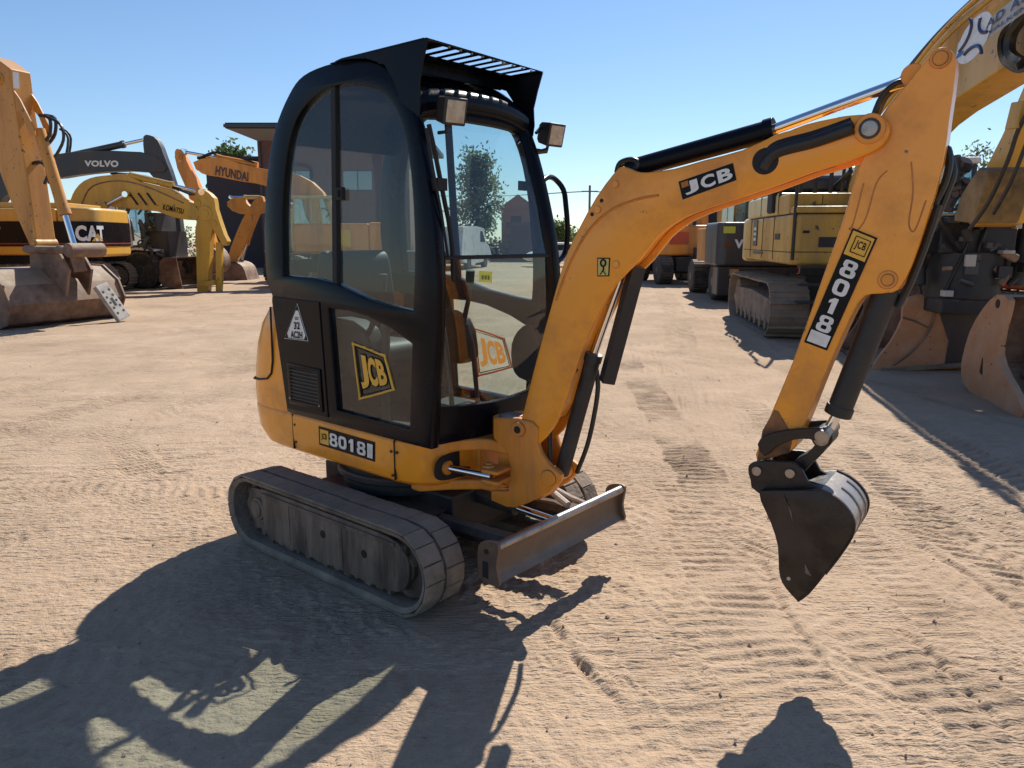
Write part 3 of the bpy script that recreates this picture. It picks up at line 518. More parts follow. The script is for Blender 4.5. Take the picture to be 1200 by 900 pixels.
# lower front panel (bowed)
def bow(y, z): return .055 * (1 - (y / .41) ** 2) * max(0, min(1, (1.9 - z) / 1.1))
ys = np.linspace(-.405, .405, 19); fl = MB(TU)
def frow(z, d=0.): return [(xprof(max(.72, z)) - .012 + bow(y, z) + d, y, z) for y in ys]
zt = [.872 + .025 * (abs(y) / .405) ** 2 for y in ys]
rows = [frow(.715, -.01), frow(.74), frow(.80), [(xprof(z) - .012 + bow(y, z), y, z) for y, z in zip(ys, zt)], [(xprof(z) - .05 + bow(y, z), y, z) for y, z in zip(ys, zt)], frow(.80, -.05), frow(.715, -.06)]
for i in range(len(rows) - 1): fl.strip(rows[i], rows[i + 1])
fl.build('lower_front_panel', M_blk, cab, ang=45)
def wind(z0, z1, off, name, inset=.045):
    g = MB(TU, lean); yy = np.linspace(-.36, .36, 13); zz = np.linspace(z0, z1, 9); vs = []; n = len(yy)
    for z in zz:
        for y in yy: vs.append((xprof(z) - .02 + off + bow(y, z), y, z))
    fs = [(i * n + j, i * n + j + 1, (i + 1) * n + j + 1, (i + 1) * n + j) for i in range(len(zz) - 1) for j in range(n - 1)]
    g.add(vs, fs); return g.build(name, G_cab, cab)
wind(.872, 1.535, 0, 'lower_windscreen'); wind(1.55, 2.165, .003, 'upper_windscreen')
sb = MB(TU, lean); sb.tube([(xprof(1.543) - .015 + bow(y, 1.543), y, 1.543) for y in np.linspace(-.365, .365, 13)], .009, 8); sb.build('windscreen_bar', M_void, cab)
# side glass
for s in (-1, 1):
    y = s * .407
    g = MB(TU, lean); g.add([y3(p, y) for p in h1s], [tuple(range(len(h1s)))]); g.build('side_window', G_cab, cab)
    g = MB(TU, lean); g.add([y3(p, y) for p in h2], [tuple(range(len(h2)))]); lw = g.build('lower_side_window', G_cab, cab)
    b = MB(TU, lean); x0 = -.05; b.prism([(-.055, 1.40), (-.018, 1.40), (.018, 2.325), (-.018, 2.325)], *sorted((s * .424, s * .395))); b.build('window_divider', M_void, cab, bevel=.004)
    # logo sticker on the lower glass
    q = [(.112,.868),(.360,.945),(.304,1.094),(.076,1.132)]; yy = s * (HW - .017)
    q3 = [(p[0], yy, p[1]) for p in q]
    if True:
        ol = MB(TU); c2 = cr([bil(q3, a, b) for a, b in ((.06, 0), (.94, 0), (1, .08), (1, .92), (.94, 1), (.06, 1), (0, .92), (0, .08))], 3); ol.tube([tuple(p) for p in c2] + [tuple(c2[0])], .0055, 6); lo_ = ol.build('logo_outline', M_oryl if s > 0 else M_yel, lw)
        ol = MB(TU); ol.tube([tuple(bil(q3, a, b)) for a, b in ((.05, .05), (.95, .05), (.95, .95), (.05, .95), (.05, .05))], .003, 5); ol.build('logo_border', M_blk, lw)
        for k, ch in enumerate('JCB'):
            text_quad('logo_lettering', ch, subq(q3, .10 + .275 * k, .355 + .275 * k, .17, .83), M_oryl if s > 0 else M_yel, lw, TU, .045)
            if s < 0: text_quad('logo_shadow', ch, subq([(p[0], p[1] + .0025, p[2]) for p in q3], .085 + .275 * k, .372 + .275 * k, .14, .86), M_blk, lw, TU, .07)
rw = MB(TU, lean); rw.add([(-.605,-.36,1.42),(-.605,.36,1.42),(-.50,.34,2.13),(-.50,-.34,2.13)], [(0,1,2,3)]); rw.build('rear_window', G_cab, cab)
wl = MB(TU, lean); wl.box(.0, .05, -.428, -.405, 1.80, 1.86); wl.box(.012, .03, -.44, -.42, 1.815, 1.845); wl.build('window_latch', M_void, cab, bevel=.004)
# black side panel with vent and sticker
pn = MB(TU); pn.prism([(-.57,1.325),(-.575,1.30),(-.49,.735),(-.125,.742),(-.155,1.318)], -.436, -.428); pn_ = pn.build('side_panel', M_blk, cab, bevel=.003)
v = MB(TU); v.plate([(-.455,.985),(-.168,.980),(-.160,.768),(-.45,.773)], [[(-.43,.965),(-.19,.962),(-.185,.79),(-.428,.793)]], -.444, -.435, .003); vt = v.build('vent_frame', M_blk, cab)
v = MB(TU); v.prism([(-.43,.965),(-.19,.962),(-.185,.79),(-.428,.793)], -.4375, -.436); v.build('vent_back', M_void, vt)
v = MB(TU)
for k in range(9): z = .80 + .0185 * k; v.box(-.428, -.188, -.443, -.438, z, z + .007)
v.build('vent_slats', M_blkd, vt)
for p in ((-.44,.80),(-.18,.795)): v = MB(TU); v.disc(p, .006, -.447, -.44, n=8); v.build('vent_screw', M_brt, vt)
tri = [(-.472,1.112),(-.256,1.116),(-.337,1.302)]
t = MB(TU); t.prism(tri, -.4385, -.437); tri_o = t.build('triangle_sticker', M_wht, cab)
ti = lambda k, c=(-.352, 1.17): [((p[0] - c[0]) * k + c[0], (p[1] - c[1]) * k + c[1]) for p in tri]
t = MB(TU); a_, b_ = ti(.95), ti(.90); t.plate(a_, [b_], -.4405, -.4395, .0003); t.build('sticker_border', M_blk, tri_o)
for p in tri:
    p2 = np.array(p) + (np.array((-.352, 1.17)) - np.array(p)) * .10; o2 = [np.array(r) for r in tri if r != p]
    t = MB(TU); t.prism([tuple(p2), tuple(p2 + (o2[0] - p2) * .13), tuple(p2 + (o2[1] - p2) * .13)], -.4410, -.4400); t.build('sticker_corner', M_blk, tri_o)
def tq(x0, x1, z0, z1, y=-.4415): return [(x0, y, z0), (x1, y, z0 + .003), (x1, y, z1 + .003), (x0, y, z1)]
text_quad('lettering', '32', tq(-.375, -.322, 1.168, 1.206), M_blk, tri_o, TU, .03); text_quad('lettering', 'AC2H', tq(-.408, -.304, 1.122, 1.158), M_blk, tri_o, TU, .03); text_quad('lettering', 'ISO', tq(-.362, -.330, 1.216, 1.232), M_blk, tri_o, TU, .02)
# visor
vs = MB(TU); slots = []
for k in range(9):
    y = -.265 + .072 * k; slots.append([(y, .40), (y + .046, .40), (y + .046, .57), (y, .57)])
vo = [(-.385, -.05), (-.40, .3), (-.40, .615), (.40, .575), (.40, .3), (.385, -.05)]
# plate drawn in (y, x) then turned flat
vs.plate(vo, slots, -.0015, .0015, .0003, T=TR(0, 0, 2.413) @ Matrix(((0, 0, 1, 0), (1, 0, 0, 0), (0, 1, 0, 0), (0, 0, 0, 1))))
for s in (-1, 1):
    fx = .615 if s < 0 else .575
    vs.prism([(.0, 2.4125), (.05, 2.419), (fx - .02, 2.418), (fx, 2.408), (fx - .03, 2.33), (fx - .055, 2.25), (fx - .05, 2.17), (fx - .06, 2.12), (.44, 2.19), (.41, 2.27), (.345, 2.352), (.22, 2.394), (.1, 2.409)], *sorted((s * .397, s * .389)))
vs.box(.30, .31, -.39, .39, 2.36, 2.413)
vs.build('sun_visor', M_blk, cab)
bt = MB(TU)
for k in range(9): bt.tube([(.60 - .004 * k, -.26 + .072 * k, 2.408), (.60 - .004 * k, -.26 + .072 * k, 2.401)], .006, 8)
bt.build('visor_rivets', M_brt, cab)
# work lights
def light(x, y, z, ry, rz):
    T = TU @ TR(x, y, z) @ RZ(rz) @ RY(ry)
    b = MB(T); b.loft([[(-.05, a * .035, c * .035) for a, c in ((-1, -1), (1, -1), (1, 1), (-1, 1))], [(-.02, a * .050, c * .050) for a, c in ((-1, -1), (1, -1), (1, 1), (-1, 1))], [(.05, a * .056, c * .056) for a, c in ((-1, -1), (1, -1), (1, 1), (-1, 1))]]); o = b.build('work_light', M_blkd, cab, bevel=.006)
    l = MB(T); l.box(.046, .053, -.045, .045, -.045, .045); l.build('lamp_lens', M_lens, o, bevel=.003)
    k = MB(TU); k.tube([(x - .01, y, z - .05), (x - .02, y, z - .085), (x - .07, y, z - .085)], .008, 8); k.build('lamp_bracket', M_blkd, o)
light(.60, -.262, 2.155, 14, -12); light(.565, .465, 2.135, 14, -6)
cb = MB(TU); cb.tube([(.555, .37, 2.13), (.55, .41, 2.16), (.55, .45, 2.15)], .008, 8); cb.tube([(.50, .36, 2.06), (.55, .42, 2.05), (.55, .46, 2.06)], .010, 8); cb.build('lamp_cable', M_hose, cab)
# grab handle, wiper
hq = [(0.528,1.922),(0.551,1.874),(0.569,1.796),(0.582,1.666),(0.567,1.552)]; hr = [(p[0], .6, p[1]) for p in hq]
gh = MB(TU); gh.tube(cr([(.585, .385, hr[0][2] - .02), (.56, .46, hr[0][2] + .005), (.53, .555, hr[0][2] + .003)] + hr[1:] + [(hr[-1][0] + .02, .50, hr[-1][2] - .05), (.62, .40, hr[-1][2] - .06)], 4, False), .014, 10); gh.build('grab_handle', M_blk, cab)
wp = MB(TU); w0 = [(-0.394,2.083),(-0.369,1.951),(-0.339,1.763),(-0.308,1.586),(-0.306,1.440)]; wp.tube([(.60 + .05 * min(1, (2.2 - p[1]) / .5), p[0], p[1]) for p in cr(w0, 3, False)], .010, 8)
w0 = [(-0.423,2.064),(-0.399,1.898),(-0.370,1.727),(-0.339,1.550)]; wp.tube([(.615 + .04 * min(1, (2.2 - p[1]) / .5), p[0], p[1]) for p in w0], .006, 6); wp.box(.60, .65, -.385, -.33, 1.82, 1.87); wp.build('wiper', M_void, cab)
ls = MB(TU); q = [(-0.199,1.437),(-0.111,1.430),(-0.110,1.479),(-0.198,1.485)]; ls.add([(xprof(1.47) + .035, p[0], p[1]) for p in q], [(0, 1, 2, 3)]); lst = ls.build('lime_sticker', M_lime, cab)
for k in range(3):
    sq = [(xprof(1.47) + .037, *(np.array(q[0]) * (1 - a_) * (1 - b_) + np.array(q[1]) * a_ * (1 - b_) + np.array(q[2]) * a_ * b_ + np.array(q[3]) * (1 - a_) * b_)) for a_, b_ in ((.2 + .22 * k, .25), (.34 + .22 * k, .25), (.34 + .22 * k, .62), (.2 + .22 * k, .62))]
    flat('faded_mark', sq, mat('faded_ink', (.16, .19, .05), .6), lst, TU)
ih = MB(TU); ih.tube(cr([(.52, .372, 1.80), (.55, .345, 1.78), (.56, .34, 1.70), (.57, .345, 1.60), (.56, .372, 1.58)], 3, False), .012, 8); ih.tube([(.53, .36, 1.92), (.53, .32, 1.88)], .012, 8); ih.box(.525, .535, .27, .325, 1.855, 1.90); ih.build('inner_handle', M_void, cab)
# interior
fl = MB(TU); fl.box(-.5, .60, -.40, .40, .725, .745); fl.box(-.52, -.12, -.38, .38, .745, .98); fl.build('cab_floor', M_void, cab, bevel=.004)
se = MB(TU); se.prism(cr([(-.42, .98), (-.40, 1.08), (-.10, 1.10), (0, 1.08), (.02, 1.0), (-.05, .98)], 3), -.22, .22); seat = se.build('seat', M_seat, mx, bevel=.02, seg=3)
se = MB(TU); se.prism(cr([(-.42, 1.06), (-.31, 1.08), (-.36, 1.45), (-.40, 1.55), (-.47, 1.55), (-.50, 1.45), (-.48, 1.2)], 3), -.21, .21); se.build('seat_back', M_seat, seat, bevel=.03, seg=3)
for s in (-1, 1):
    c = MB(TU); c.prism(cr([(-.40, .98), (-.40, 1.18), (-.1, 1.24), (.10, 1.20), (.16, 1.05), (.10, .95)], 2), *sorted((s * .27, s * .37))); o = c.build('side_console', M_void, mx, bevel=.015)
    c = MB(TU); c.tube([(.10, s * .32, 1.20), (.15, s * .31, 1.33), (.16, s * .30, 1.40)], [.014, .012, .012], 8); c.tube([(.16, s * .30, 1.38), (.17, s * .298, 1.46)], .024, 10); c.build('joystick', M_void, o)
c = MB(TU)
for s in (-1, 1): c.tube([(.42, s * .09, .75), (.38, s * .09, 1.10), (.35, s * .08, 1.20)], .012, 8)
c.build('travel_lever', M_blkd, mx)
c = MB(TU); c.tube([(.20, -.33, .75), (.22, -.33, 1.22)], .02, 8); c.tube([(.22, -.33, 1.2), (.24, -.32, 1.27)], .03, 10); c.build('blade_lever', M_blkd, mx)
c = MB(TU); c.prism(cr([(.44, .93), (.42, 1.08), (.49, 1.18), (.58, 1.17), (.62, 1.0), (.56, .90)], 3), .33, .372); c.build('door_bulge', M_void, mx, bevel=.03)  # black bulge low on the inside of the left door
# litter on the cab floor
for k, (x, y, s) in enumerate(((.53, -.25, .07), (.55, -.02, .05), (.48, .13, .045))):
    rn = np.random.RandomState(k); g = MB(TU @ TR(x, y, .775)); n = 7; vs = [((i / 6 - .5) * s * 2 + rn.uniform(-.01, .01), (j / 6 - .5) * s * 2.4 + rn.uniform(-.01, .01), rn.uniform(-.03, .04)) for i in range(n) for j in range(n)]
    g.add(vs, [(i * n + j, i * n + j + 1, (i + 1) * n + j + 1, (i + 1) * n + j) for i in range(n - 1) for j in range(n - 1)])
    o = g.build('rag', mat('dirty_rag', (.5, .5, .42), .8, dirt=(.1, .09, .07), amt=.7, scale=25), None, ang=180)
    o.location = (-.5443, 3.9371, 0); o.rotation_euler = (0, 0, R(-40))
    tag(o, ['largest crumpled pale rag on the cab floor behind the windscreen', 'small crumpled pale rag in the middle of the cab floor behind the windscreen', 'small crumpled pale rag on the cab floor, the one nearest the boom'][k], 'rag', 'rags on the cab floor')
# ================================================================== ground
def vnoise(x, y, seed):
    rs = np.random.RandomState(seed); G = rs.rand(256, 256)
    xi = np.floor(x).astype(int); yi = np.floor(y).astype(int); fx = x - xi; fy = y - yi
    fx = fx * fx * fx * (fx * (fx * 6 - 15) + 10); fy = fy * fy * fy * (fy * (fy * 6 - 15) + 10)
    g = lambda a, b: G[a & 255, b & 255]
    return (g(xi, yi) * (1 - fx) + g(xi + 1, yi) * fx) * (1 - fy) + (g(xi, yi + 1) * (1 - fx) + g(xi + 1, yi + 1) * fx) * fy - .5
def axis(lo, hi, d0, lim_lo, lim_hi, g):
    a = list(np.arange(lo, hi, d0)); d = d0; x = a[-1]
    while x < lim_hi: d *= g; x += d; a.append(x)
    d = d0; x = lo; b = []
    while x > lim_lo: d *= g; x -= d; b.append(x)
    return np.array(b[::-1] + a)
xs = axis(-2.4, 2.7, .0098, -420, 420, 1.016); ys_ = axis(1.6, 5.2, .0098, -60, 700, 1.0125)
X, Y = np.meshgrid(xs, ys_); X0, Y0 = X.copy(), Y.copy()
far = np.clip((np.hypot(X, Y - 5) - 60) / 60, 0, 1)
wx = X + .25 * vnoise(X * .9, Y * .9, 5); wy = Y + .25 * vnoise(X * .9 + 40, Y * .9, 6)
h = .030 * vnoise(wx * .45, wy * .45, 1) + .026 * vnoise(wx * 1.3, wy * 1.3, 2) + .016 * vnoise(wx * 3.7, wy * 3.7, 3)
h_low = h.copy()
rough = np.clip(.62 + 1.5 * vnoise(X * .55 + 9, Y * .55, 11), .12, 1.25)
ridge = lambda f, sd: (.5 - np.abs(vnoise(wx * f, wy * f, sd)) * 2.)
sstep = lambda v, a, b: (lambda t: t * t * (3 - 2 * t))(np.clip((v - a) / (b - a), 0, 1))
nearw = 1 / (1 + np.maximum(0, np.hypot(X, Y) - 5) / 6)
h += rough * (.009 * vnoise(wx * 8, wy * 11, 4) + .007 * ridge(6, 14) + .005 * ridge(15, 15))
# crumbly crust: small raised clods with steep sides, and scratches
c1 = vnoise(X * 19, Y * 22, 7) + .5 * vnoise(X * 41 + 7, Y * 44, 8); c2 = vnoise(X * 34 + 3, Y * 36, 9) + .45 * vnoise(X * 67, Y * 69, 17)
h += nearw * rough * (.0042 * sstep(c1, .10, .24) + .0045 * sstep(c2, .12, .24))
h += nearw * .0075 * vnoise(X * 48 + 5, Y * 50, 10)
def scrape(dx, dy, x0, y0, rad, amp, sd):
    global h
    n_ = math.hypot(dx, dy); dx /= n_; dy /= n_; u_ = X * dx + Y * dy; v_ = -X * dy + Y * dx; v_ = v_ + .05 * vnoise(u_ * 1.2, v_ * 2, sd + 3)
    m_ = np.exp(-((X - x0) ** 2 + (Y - y0) ** 2) / rad ** 2) * np.clip(.35 + 2 * vnoise(X * 1.6 + sd, Y * 1.6, sd + 1), 0, 1)
    h = h + m_ * amp * (.7 * vnoise(u_ * 1.8, v_ * 22, sd) + .65 * vnoise(u_ * 3.2, v_ * 46, sd + 2))
scrape(.55, -.84, 1.6, 3.2, 2.6, .024, 41); scrape(.35, -.94, .4, 2.6, 1.3, .020, 42); scrape(1., .25, -2.6, 5.5, 2.6, .026, 43); scrape(.9, -.35, -1.6, 3.4, 1.2, .016, 44); scrape(.2, 1., 2., 9, 5, .02, 45); scrape(1, .15, -6, 12, 6, .03, 46)
damp = np.zeros_like(h)
def track(p0, p1, w, pit, depth=.012, lug=.010, kind=0, bend=0., fade=.5, seed=0, dampness=0., crisp=1.):
    """a wheel or crawler print from p0 to p1: lug bars across a shallow bed with pushed-up edges"""
    global h, damp
    p0 = np.array(p0); p1 = np.array(p1); d = p1 - p0; Ln = np.hypot(*d); d = d / Ln; nrm = np.array((-d[1], d[0]))
    xa, xb = np.searchsorted(xs, (min(p0[0], p1[0]) - 1.2, max(p0[0], p1[0]) + 1.2)); ya, yb = np.searchsorted(ys_, (min(p0[1], p1[1]) - 1.2, max(p0[1], p1[1]) + 1.2))
    sl_ = (slice(ya, yb), slice(xa, xb)); x_, y_ = X[sl_], Y[sl_]
    if x_.size == 0: return
    s = (x_ - p0[0]) * d[0] + (y_ - p0[1]) * d[1]; t = (x_ - p0[0]) * nrm[0] + (y_ - p0[1]) * nrm[1]
    t = t - bend * 4 * (s / Ln) * (1 - s / Ln) + .05 * vnoise(s * .8 + seed * 7, s * 0 + seed, 21) + .03 * vnoise(x_ * 7, y_ * 7, 27)
    ok = (s > -.3) & (s < Ln + .3) & (np.abs(t) < w)
    brk = vnoise(x_ * 9 + seed, y_ * 9, 26)
    m = np.clip(.42 + 2.0 * vnoise(x_ * 1.1 + seed * 3.3, y_ * 1.1 + seed, 22) + (.25 + .75 * (1 - crisp)) * (1.6 * vnoise(x_ * 4 + seed, y_ * 4, 24) + 1.1 * brk) + .14 * crisp, 0, 1) * np.clip((s + .3) / .4, 0, 1) * np.clip((Ln + .3 - s) / .4, 0, 1)
    u = np.abs(t) / (w / 2); bed = np.clip((1.05 - u + .25 * brk) / .12, 0, 1); edge = np.exp(-((u - 1.1) / .12) ** 2)
    if kind == 0: ph = s / pit
    elif kind == 1: ph = s / pit + u * .9 + .5 * (t > 0)
    else: ph = s / pit + .5 * (t > 0)
    ph = ph + (.5 - .3 * crisp) * vnoise(s * 3 + seed, t * 3, 23) + (.3 - .18 * crisp) * vnoise(s * 11 + seed, t * 11, 25)
    saw = np.clip(2.6 * np.sin(2 * math.pi * ph), -1, 1)
    pat = -depth * .45 + lug * saw * (.26 + .14 * crisp); hs = h[sl_]; ov = crisp * .8 * m * bed
    h[sl_] = np.where(ok, hs * (1 - ov) + (h_low[sl_] + .25 * (hs - h_low[sl_])) * ov + m * (bed * pat + edge * depth * .3), hs)
    damp[sl_] = np.maximum(damp[sl_], np.where(ok, m * bed * dampness * np.clip(.75 + 1.2 * brk, 0, 1), 0))
G_ = lambda *p: p
rt = np.random.RandomState(77)
for k in range(60):
    y0 = 2.2 + 9 * rt.rand() ** 1.3; x0 = rt.uniform(-.75, .8) * (y0 + 1.2); a_ = (R(-62) if x0 > .2 else R(12)) + rt.normal(0, .38); L_ = rt.uniform(.6, 2.2) * (1 + y0 / 9); w_ = rt.choice((.10, .2, .26, .34, .45)) * (.8 + y0 / 14)
    track((x0, y0), (x0 + math.cos(a_) * L_, y0 + math.sin(a_) * L_), w_, rt.choice((.055, .075, .10)) * (.8 + y0 / 12), rt.uniform(.002, .008), rt.uniform(.006, .013) * (1 + y0 / 14), rt.randint(2), rt.normal(0, .08), .5, 100 + k, rt.uniform(0, .3), rt.choice((0., .4, 1.)))
for i, (a, b, w, pit, dep, lug, kind, bend, damp_) in enumerate([
    ((-5.577,7.541), (-4.044,12.701), .42, .13, .022, .022, 1, .15, .15), ((-4.411,5.899), (-3.080,10.363), .42, .13, .014, .016, 1, .15, .3),
    ((-3.535,6.466), (-1.606,3.825), .26, .085, .012, .020, 0, -.05, .1), ((-4.061,6.466), (-2.138,4.068), .24, .085, .008, .014, 0, 0, .1),
    ((1.544,9.992), (1.311,4.825), .36, .085, .010, .022, 0, .03, .7), ((1.181,5.009), (1.051,3.071), .40, .10, .010, .016, 0, .03, .25),
    ((5.178,27.130), (2.071,9.021), .5, .14, .02, .02, 1, .2, .3), ((4.254,16.351), (2.979,7.147), .5, .14, .015, .018, 1, .1, .15),
    ((3.554,10.363), (2.891,3.825), .30, .11, .018, .020, 1, .0, .3), ((2.653,5.899), (2.312,2.996), .26, .08, .010, .018, 0, .0, .3),
    ((3.898,8.469), (3.253,4.343), .34, .12, .02, .022, 1, .05, .1), ((2.007,5.009), (1.733,2.169), .22, .09, .010, .012, 0, .0, .1),
    ((1.881,3.825), (1.891,2.394), .42, .095, .010, .020, 0, .0, .3), ((0.147,2.996), (0.506,2.088), .20, .09, .012, .014, 0, .02, .1),
    ((-0.138,2.789), (0.660,1.978), .22, .08, .006, .010, 0, .0, .1), ((0.646,2.924), (0.811,2.299), .11, .035, .006, .008, 0, .0, .1), ((1.007,3.319), (1.430,2.757), .45, .09, .008, .014, 0, .0, .3),
    ((-2.845,3.825), (-2.362,5.009), .3, .12, .010, .014, 1, .0, .3), ((-6.410,9.647), (-5.426,15.986), .5, .15, .025, .026, 1, .2, .15), ((-7.959,15.986), (-4.627,22.850), .6, .18, .03, .03, 1, .0, .2),
    ((2.509,24.809), (14.667,77.416), .6, .16, .02, .03, 1, .3, .2), ((0.414,9.021), (6.743,37.657), .5, .14, .012, .018, 1, .3, .1), ((1.548,2.789), (1.677,2.088), .40, .09, .010, .018, 0, 0, .4), ((2.272,4.343), (2.538,3.319), .3, .11, .012, .02, 1, 0, .1), ((0.516,4.343), (0.958,2.088), .2, .09, .008, .012, 0, 0, .1)]):
    track(a, b, w, pit, dep, lug, kind, bend, .5, i, damp_)
    if w > .35: track((a[0] + .9, a[1] + .25), (b[0] + .9, b[1] + .25), w * .8, pit, dep * .5, lug * .7, kind, bend, .5, i + 50, damp_ * .3)
# thin wheel grooves
for i, (a, b) in enumerate([((0.147,2.996), (0.440,2.169)), ((0.178,2.889), (0.398,2.346)), ((1.633,2.960), (1.678,2.211)), ((2.203,3.825), (2.252,3.071)), ((-6.439,21.174), (-7.471,12.155)), ((1.261,3.606), (1.189,2.665))]):
    a = np.array(a); b = np.array(b); d = (b - a) / np.hypot(*(b - a)); L_ = np.hypot(*(b - a)); s = (X - a[0]) * d[0] + (Y - a[1]) * d[1]; t = -(X - a[0]) * d[1] + (Y - a[1]) * d[0] + .04 * vnoise(s * 2 + i, s * 0, 31)
    h += np.where((s > 0) & (s < L_), (-.016 * np.exp(-(t / .016) ** 2) + .008 * np.exp(-((t - .04) / .02) ** 2)) * (.6 + vnoise(s * 9, s * 0 + i, 32)), 0)
# flatten under the crawler tracks, so that they rest on the dirt
c_, s_ = math.cos(R(-40)), math.sin(R(-40)); lx = c_ * (X + .5443) + s_ * (Y - 3.9371); ly = -s_ * (X + .5443) + c_ * (Y - 3.9371)
fl_ = np.clip(1.25 - np.maximum(np.abs(lx) / .78, np.abs(np.abs(ly) - .529) / .14) , 0, .25) * 4
h = np.clip(h, -.06, .07) * (1 - .8 * far); h = h * (1 - fl_) - .004 * fl_
ny, nx = X.shape
co = np.empty((ny * nx, 3), np.float32); co[:, 0] = X.ravel(); co[:, 1] = Y.ravel(); co[:, 2] = h.ravel()
idx = np.arange(ny * nx).reshape(ny, nx); q = np.stack([idx[:-1, :-1], idx[:-1, 1:], idx[1:, 1:], idx[1:, :-1]], -1).reshape(-1, 4).astype(np.int32)
me = bpy.data.meshes.new('ground'); me.vertices.add(len(co)); me.vertices.foreach_set('co', co.ravel()); me.loops.add(q.size); me.loops.foreach_set('vertex_index', q.ravel())
me.polygons.add(len(q)); me.polygons.foreach_set('loop_start', np.arange(0, q.size, 4, dtype=np.int32)); me.polygons.foreach_set('loop_total', np.full(len(q), 4, np.int32)); me.update(calc_edges=True)
me.polygons.foreach_set('use_smooth', [True] * len(q))
at_ = me.attributes.new('damp', 'FLOAT', 'POINT'); at_.data.foreach_set('value', damp.ravel().astype(np.float32))
gm = bpy.data.materials.new('dry_dirt'); gm.use_nodes = True; nt = gm.node_tree; b = nt.nodes['Principled BSDF']; b.inputs['Roughness'].default_value = .95; b.inputs['Specular IOR Level'].default_value = .15
tc = _n(nt, 'ShaderNodeTexCoord'); lk = nt.links.new
def noise(sc_, det=6., ro=.6):
    n = _n(nt, 'ShaderNodeTexNoise', Scale=sc_, Detail=det, Roughness=ro); lk(tc.outputs['Object'], n.inputs['Vector']); return n.outputs['Fac']
def ramp(v, a, b_, t0=0., t1=1.):
    r = _n(nt, 'ShaderNodeMapRange'); r.inputs['From Min'].default_value = a; r.inputs['From Max'].default_value = b_; r.inputs['To Min'].default_value = t0; r.inputs['To Max'].default_value = t1; lk(v, r.inputs['Value']); return r.outputs[0]
def mixc(f, c1, c2):
    m = _n(nt, 'ShaderNodeMix', data_type='RGBA')
    for k, c in ((6, c1), (7, c2)):
        if isinstance(c, tuple): m.inputs[k].default_value = rgba(c)
        else: lk(c, m.inputs[k])
    lk(f, m.inputs[0]); return m.outputs[2]
col = mixc(ramp(noise(.5, 6), .35, .65), (.385, .275, .185), (.46, .334, .232))
col = mixc(ramp(noise(3.5, 8, .7), .45, .75, 0, .55), col, (.51, .385, .28))
col = mixc(ramp(noise(9, 9, .8), .52, .70, 0, .45), col, (.33, .237, .16))
col = mixc(ramp(noise(22, 6, .7), .52, .72, 0, .5), col, (.31, .225, .158))
col = mixc(ramp(noise(120, 3, .6), .55, .75, 0, .55), col, (.24, .172, .122))
col = mixc(ramp(noise(160, 2, .5), .62, .75, 0, .5), col, (.55, .45, .34))
da = _n(nt, 'ShaderNodeAttribute', attribute_name='damp')
col = mixc(ramp(da.outputs['Fac'], .05, 1., 0, .85), col, (.15, .105, .075))
lk(col, b.inputs['Base Color'])
b1 = _n(nt, 'ShaderNodeBump', Strength=.75, Distance=.012); lk(noise(60, 3, .6), b1.inputs['Height'])
b2 = _n(nt, 'ShaderNodeBump', Strength=.5, Distance=.003); lk(noise(210, 2, .6), b2.inputs['Height']); lk(b1.outputs[0], b2.inputs['Normal'])
prev = b2.outputs[0]
for ang_, sc2_ in ((57, 1.), (-14, 2.), (20, 3.)):
    mp_ = _n(nt, 'ShaderNodeMapping'); mp_.inputs['Rotation'].default_value = (0, 0, R(ang_)); mp_.inputs['Scale'].default_value = (7, 62, 20); mp_.inputs['Location'].default_value = (sc2_ * 7, 0, 0); lk(tc.outputs['Object'], mp_.inputs['Vector'])
    nz = _n(nt, 'ShaderNodeTexNoise', Scale=1., Detail=3., Roughness=.6); lk(mp_.outputs[0], nz.inputs['Vector'])
    mk_ = _n(nt, 'ShaderNodeMapping'); mk_.inputs['Location'].default_value = (sc2_ * 3.7, sc2_, 0); lk(tc.outputs['Object'], mk_.inputs['Vector']); nm_ = _n(nt, 'ShaderNodeTexNoise', Scale=.9, Detail=3.); lk(mk_.outputs[0], nm_.inputs['Vector'])
    bd2 = _n(nt, 'ShaderNodeBump', Distance=.022); lk(ramp(nm_.outputs['Fac'], .42, .62, 0., .85), bd2.inputs['Strength']); lk(nz.outputs['Fac'], bd2.inputs['Height']); lk(prev, bd2.inputs['Normal']); prev = bd2.outputs[0]
lk(prev, b.inputs['Normal'])
me.materials.append(gm); gr = bpy.data.objects.new('ground', me); COL.objects.link(gr); gr['kind'] = 'structure'
def gz(x, y):
    i = min(ny - 1, np.searchsorted(ys_, y)); j = min(nx - 1, np.searchsorted(xs, x)); return float(h[i, j])
# loose clods and pebbles
pb = MB(); rn = np.random.RandomState(12)
for k in range(900):
    y = 1.8 + rn.rand() ** 1.6 * 11; x = (rn.rand() - .5) * (2.2 + y * 1.45); r = .003 + .009 * rn.rand() ** 3
    if abs(c_ * (x + .5443) + s_ * (y - 3.9371)) < .85 and abs(-s_ * (x + .5443) + c_ * (y - 3.9371)) < .68: continue
    z = gz(x, y) + r * .3; vs = []
    for (a, b_, c0) in ((1, 0, 0), (-1, 0, 0), (0, 1, 0), (0, -1, 0), (0, 0, 1), (0, 0, -1)):
        f_ = r * (.7 + .6 * rn.rand()); vs.append((x + a * f_, y + b_ * f_, z + c0 * f_ * .7))
    pb.add(vs, [(0, 2, 4), (2, 1, 4), (1, 3, 4), (3, 0, 4), (2, 0, 5), (1, 2, 5), (3, 1, 5), (0, 3, 5)])
p = pb.build('loose_pebbles', mat('pebble', (.36, .265, .19), .95, dirt=(.26, .19, .14), amt=.5, scale=20), None, ang=20); tag(p, kind='stuff'); p['label'] = 'small dry clods and pebbles scattered over the dirt'
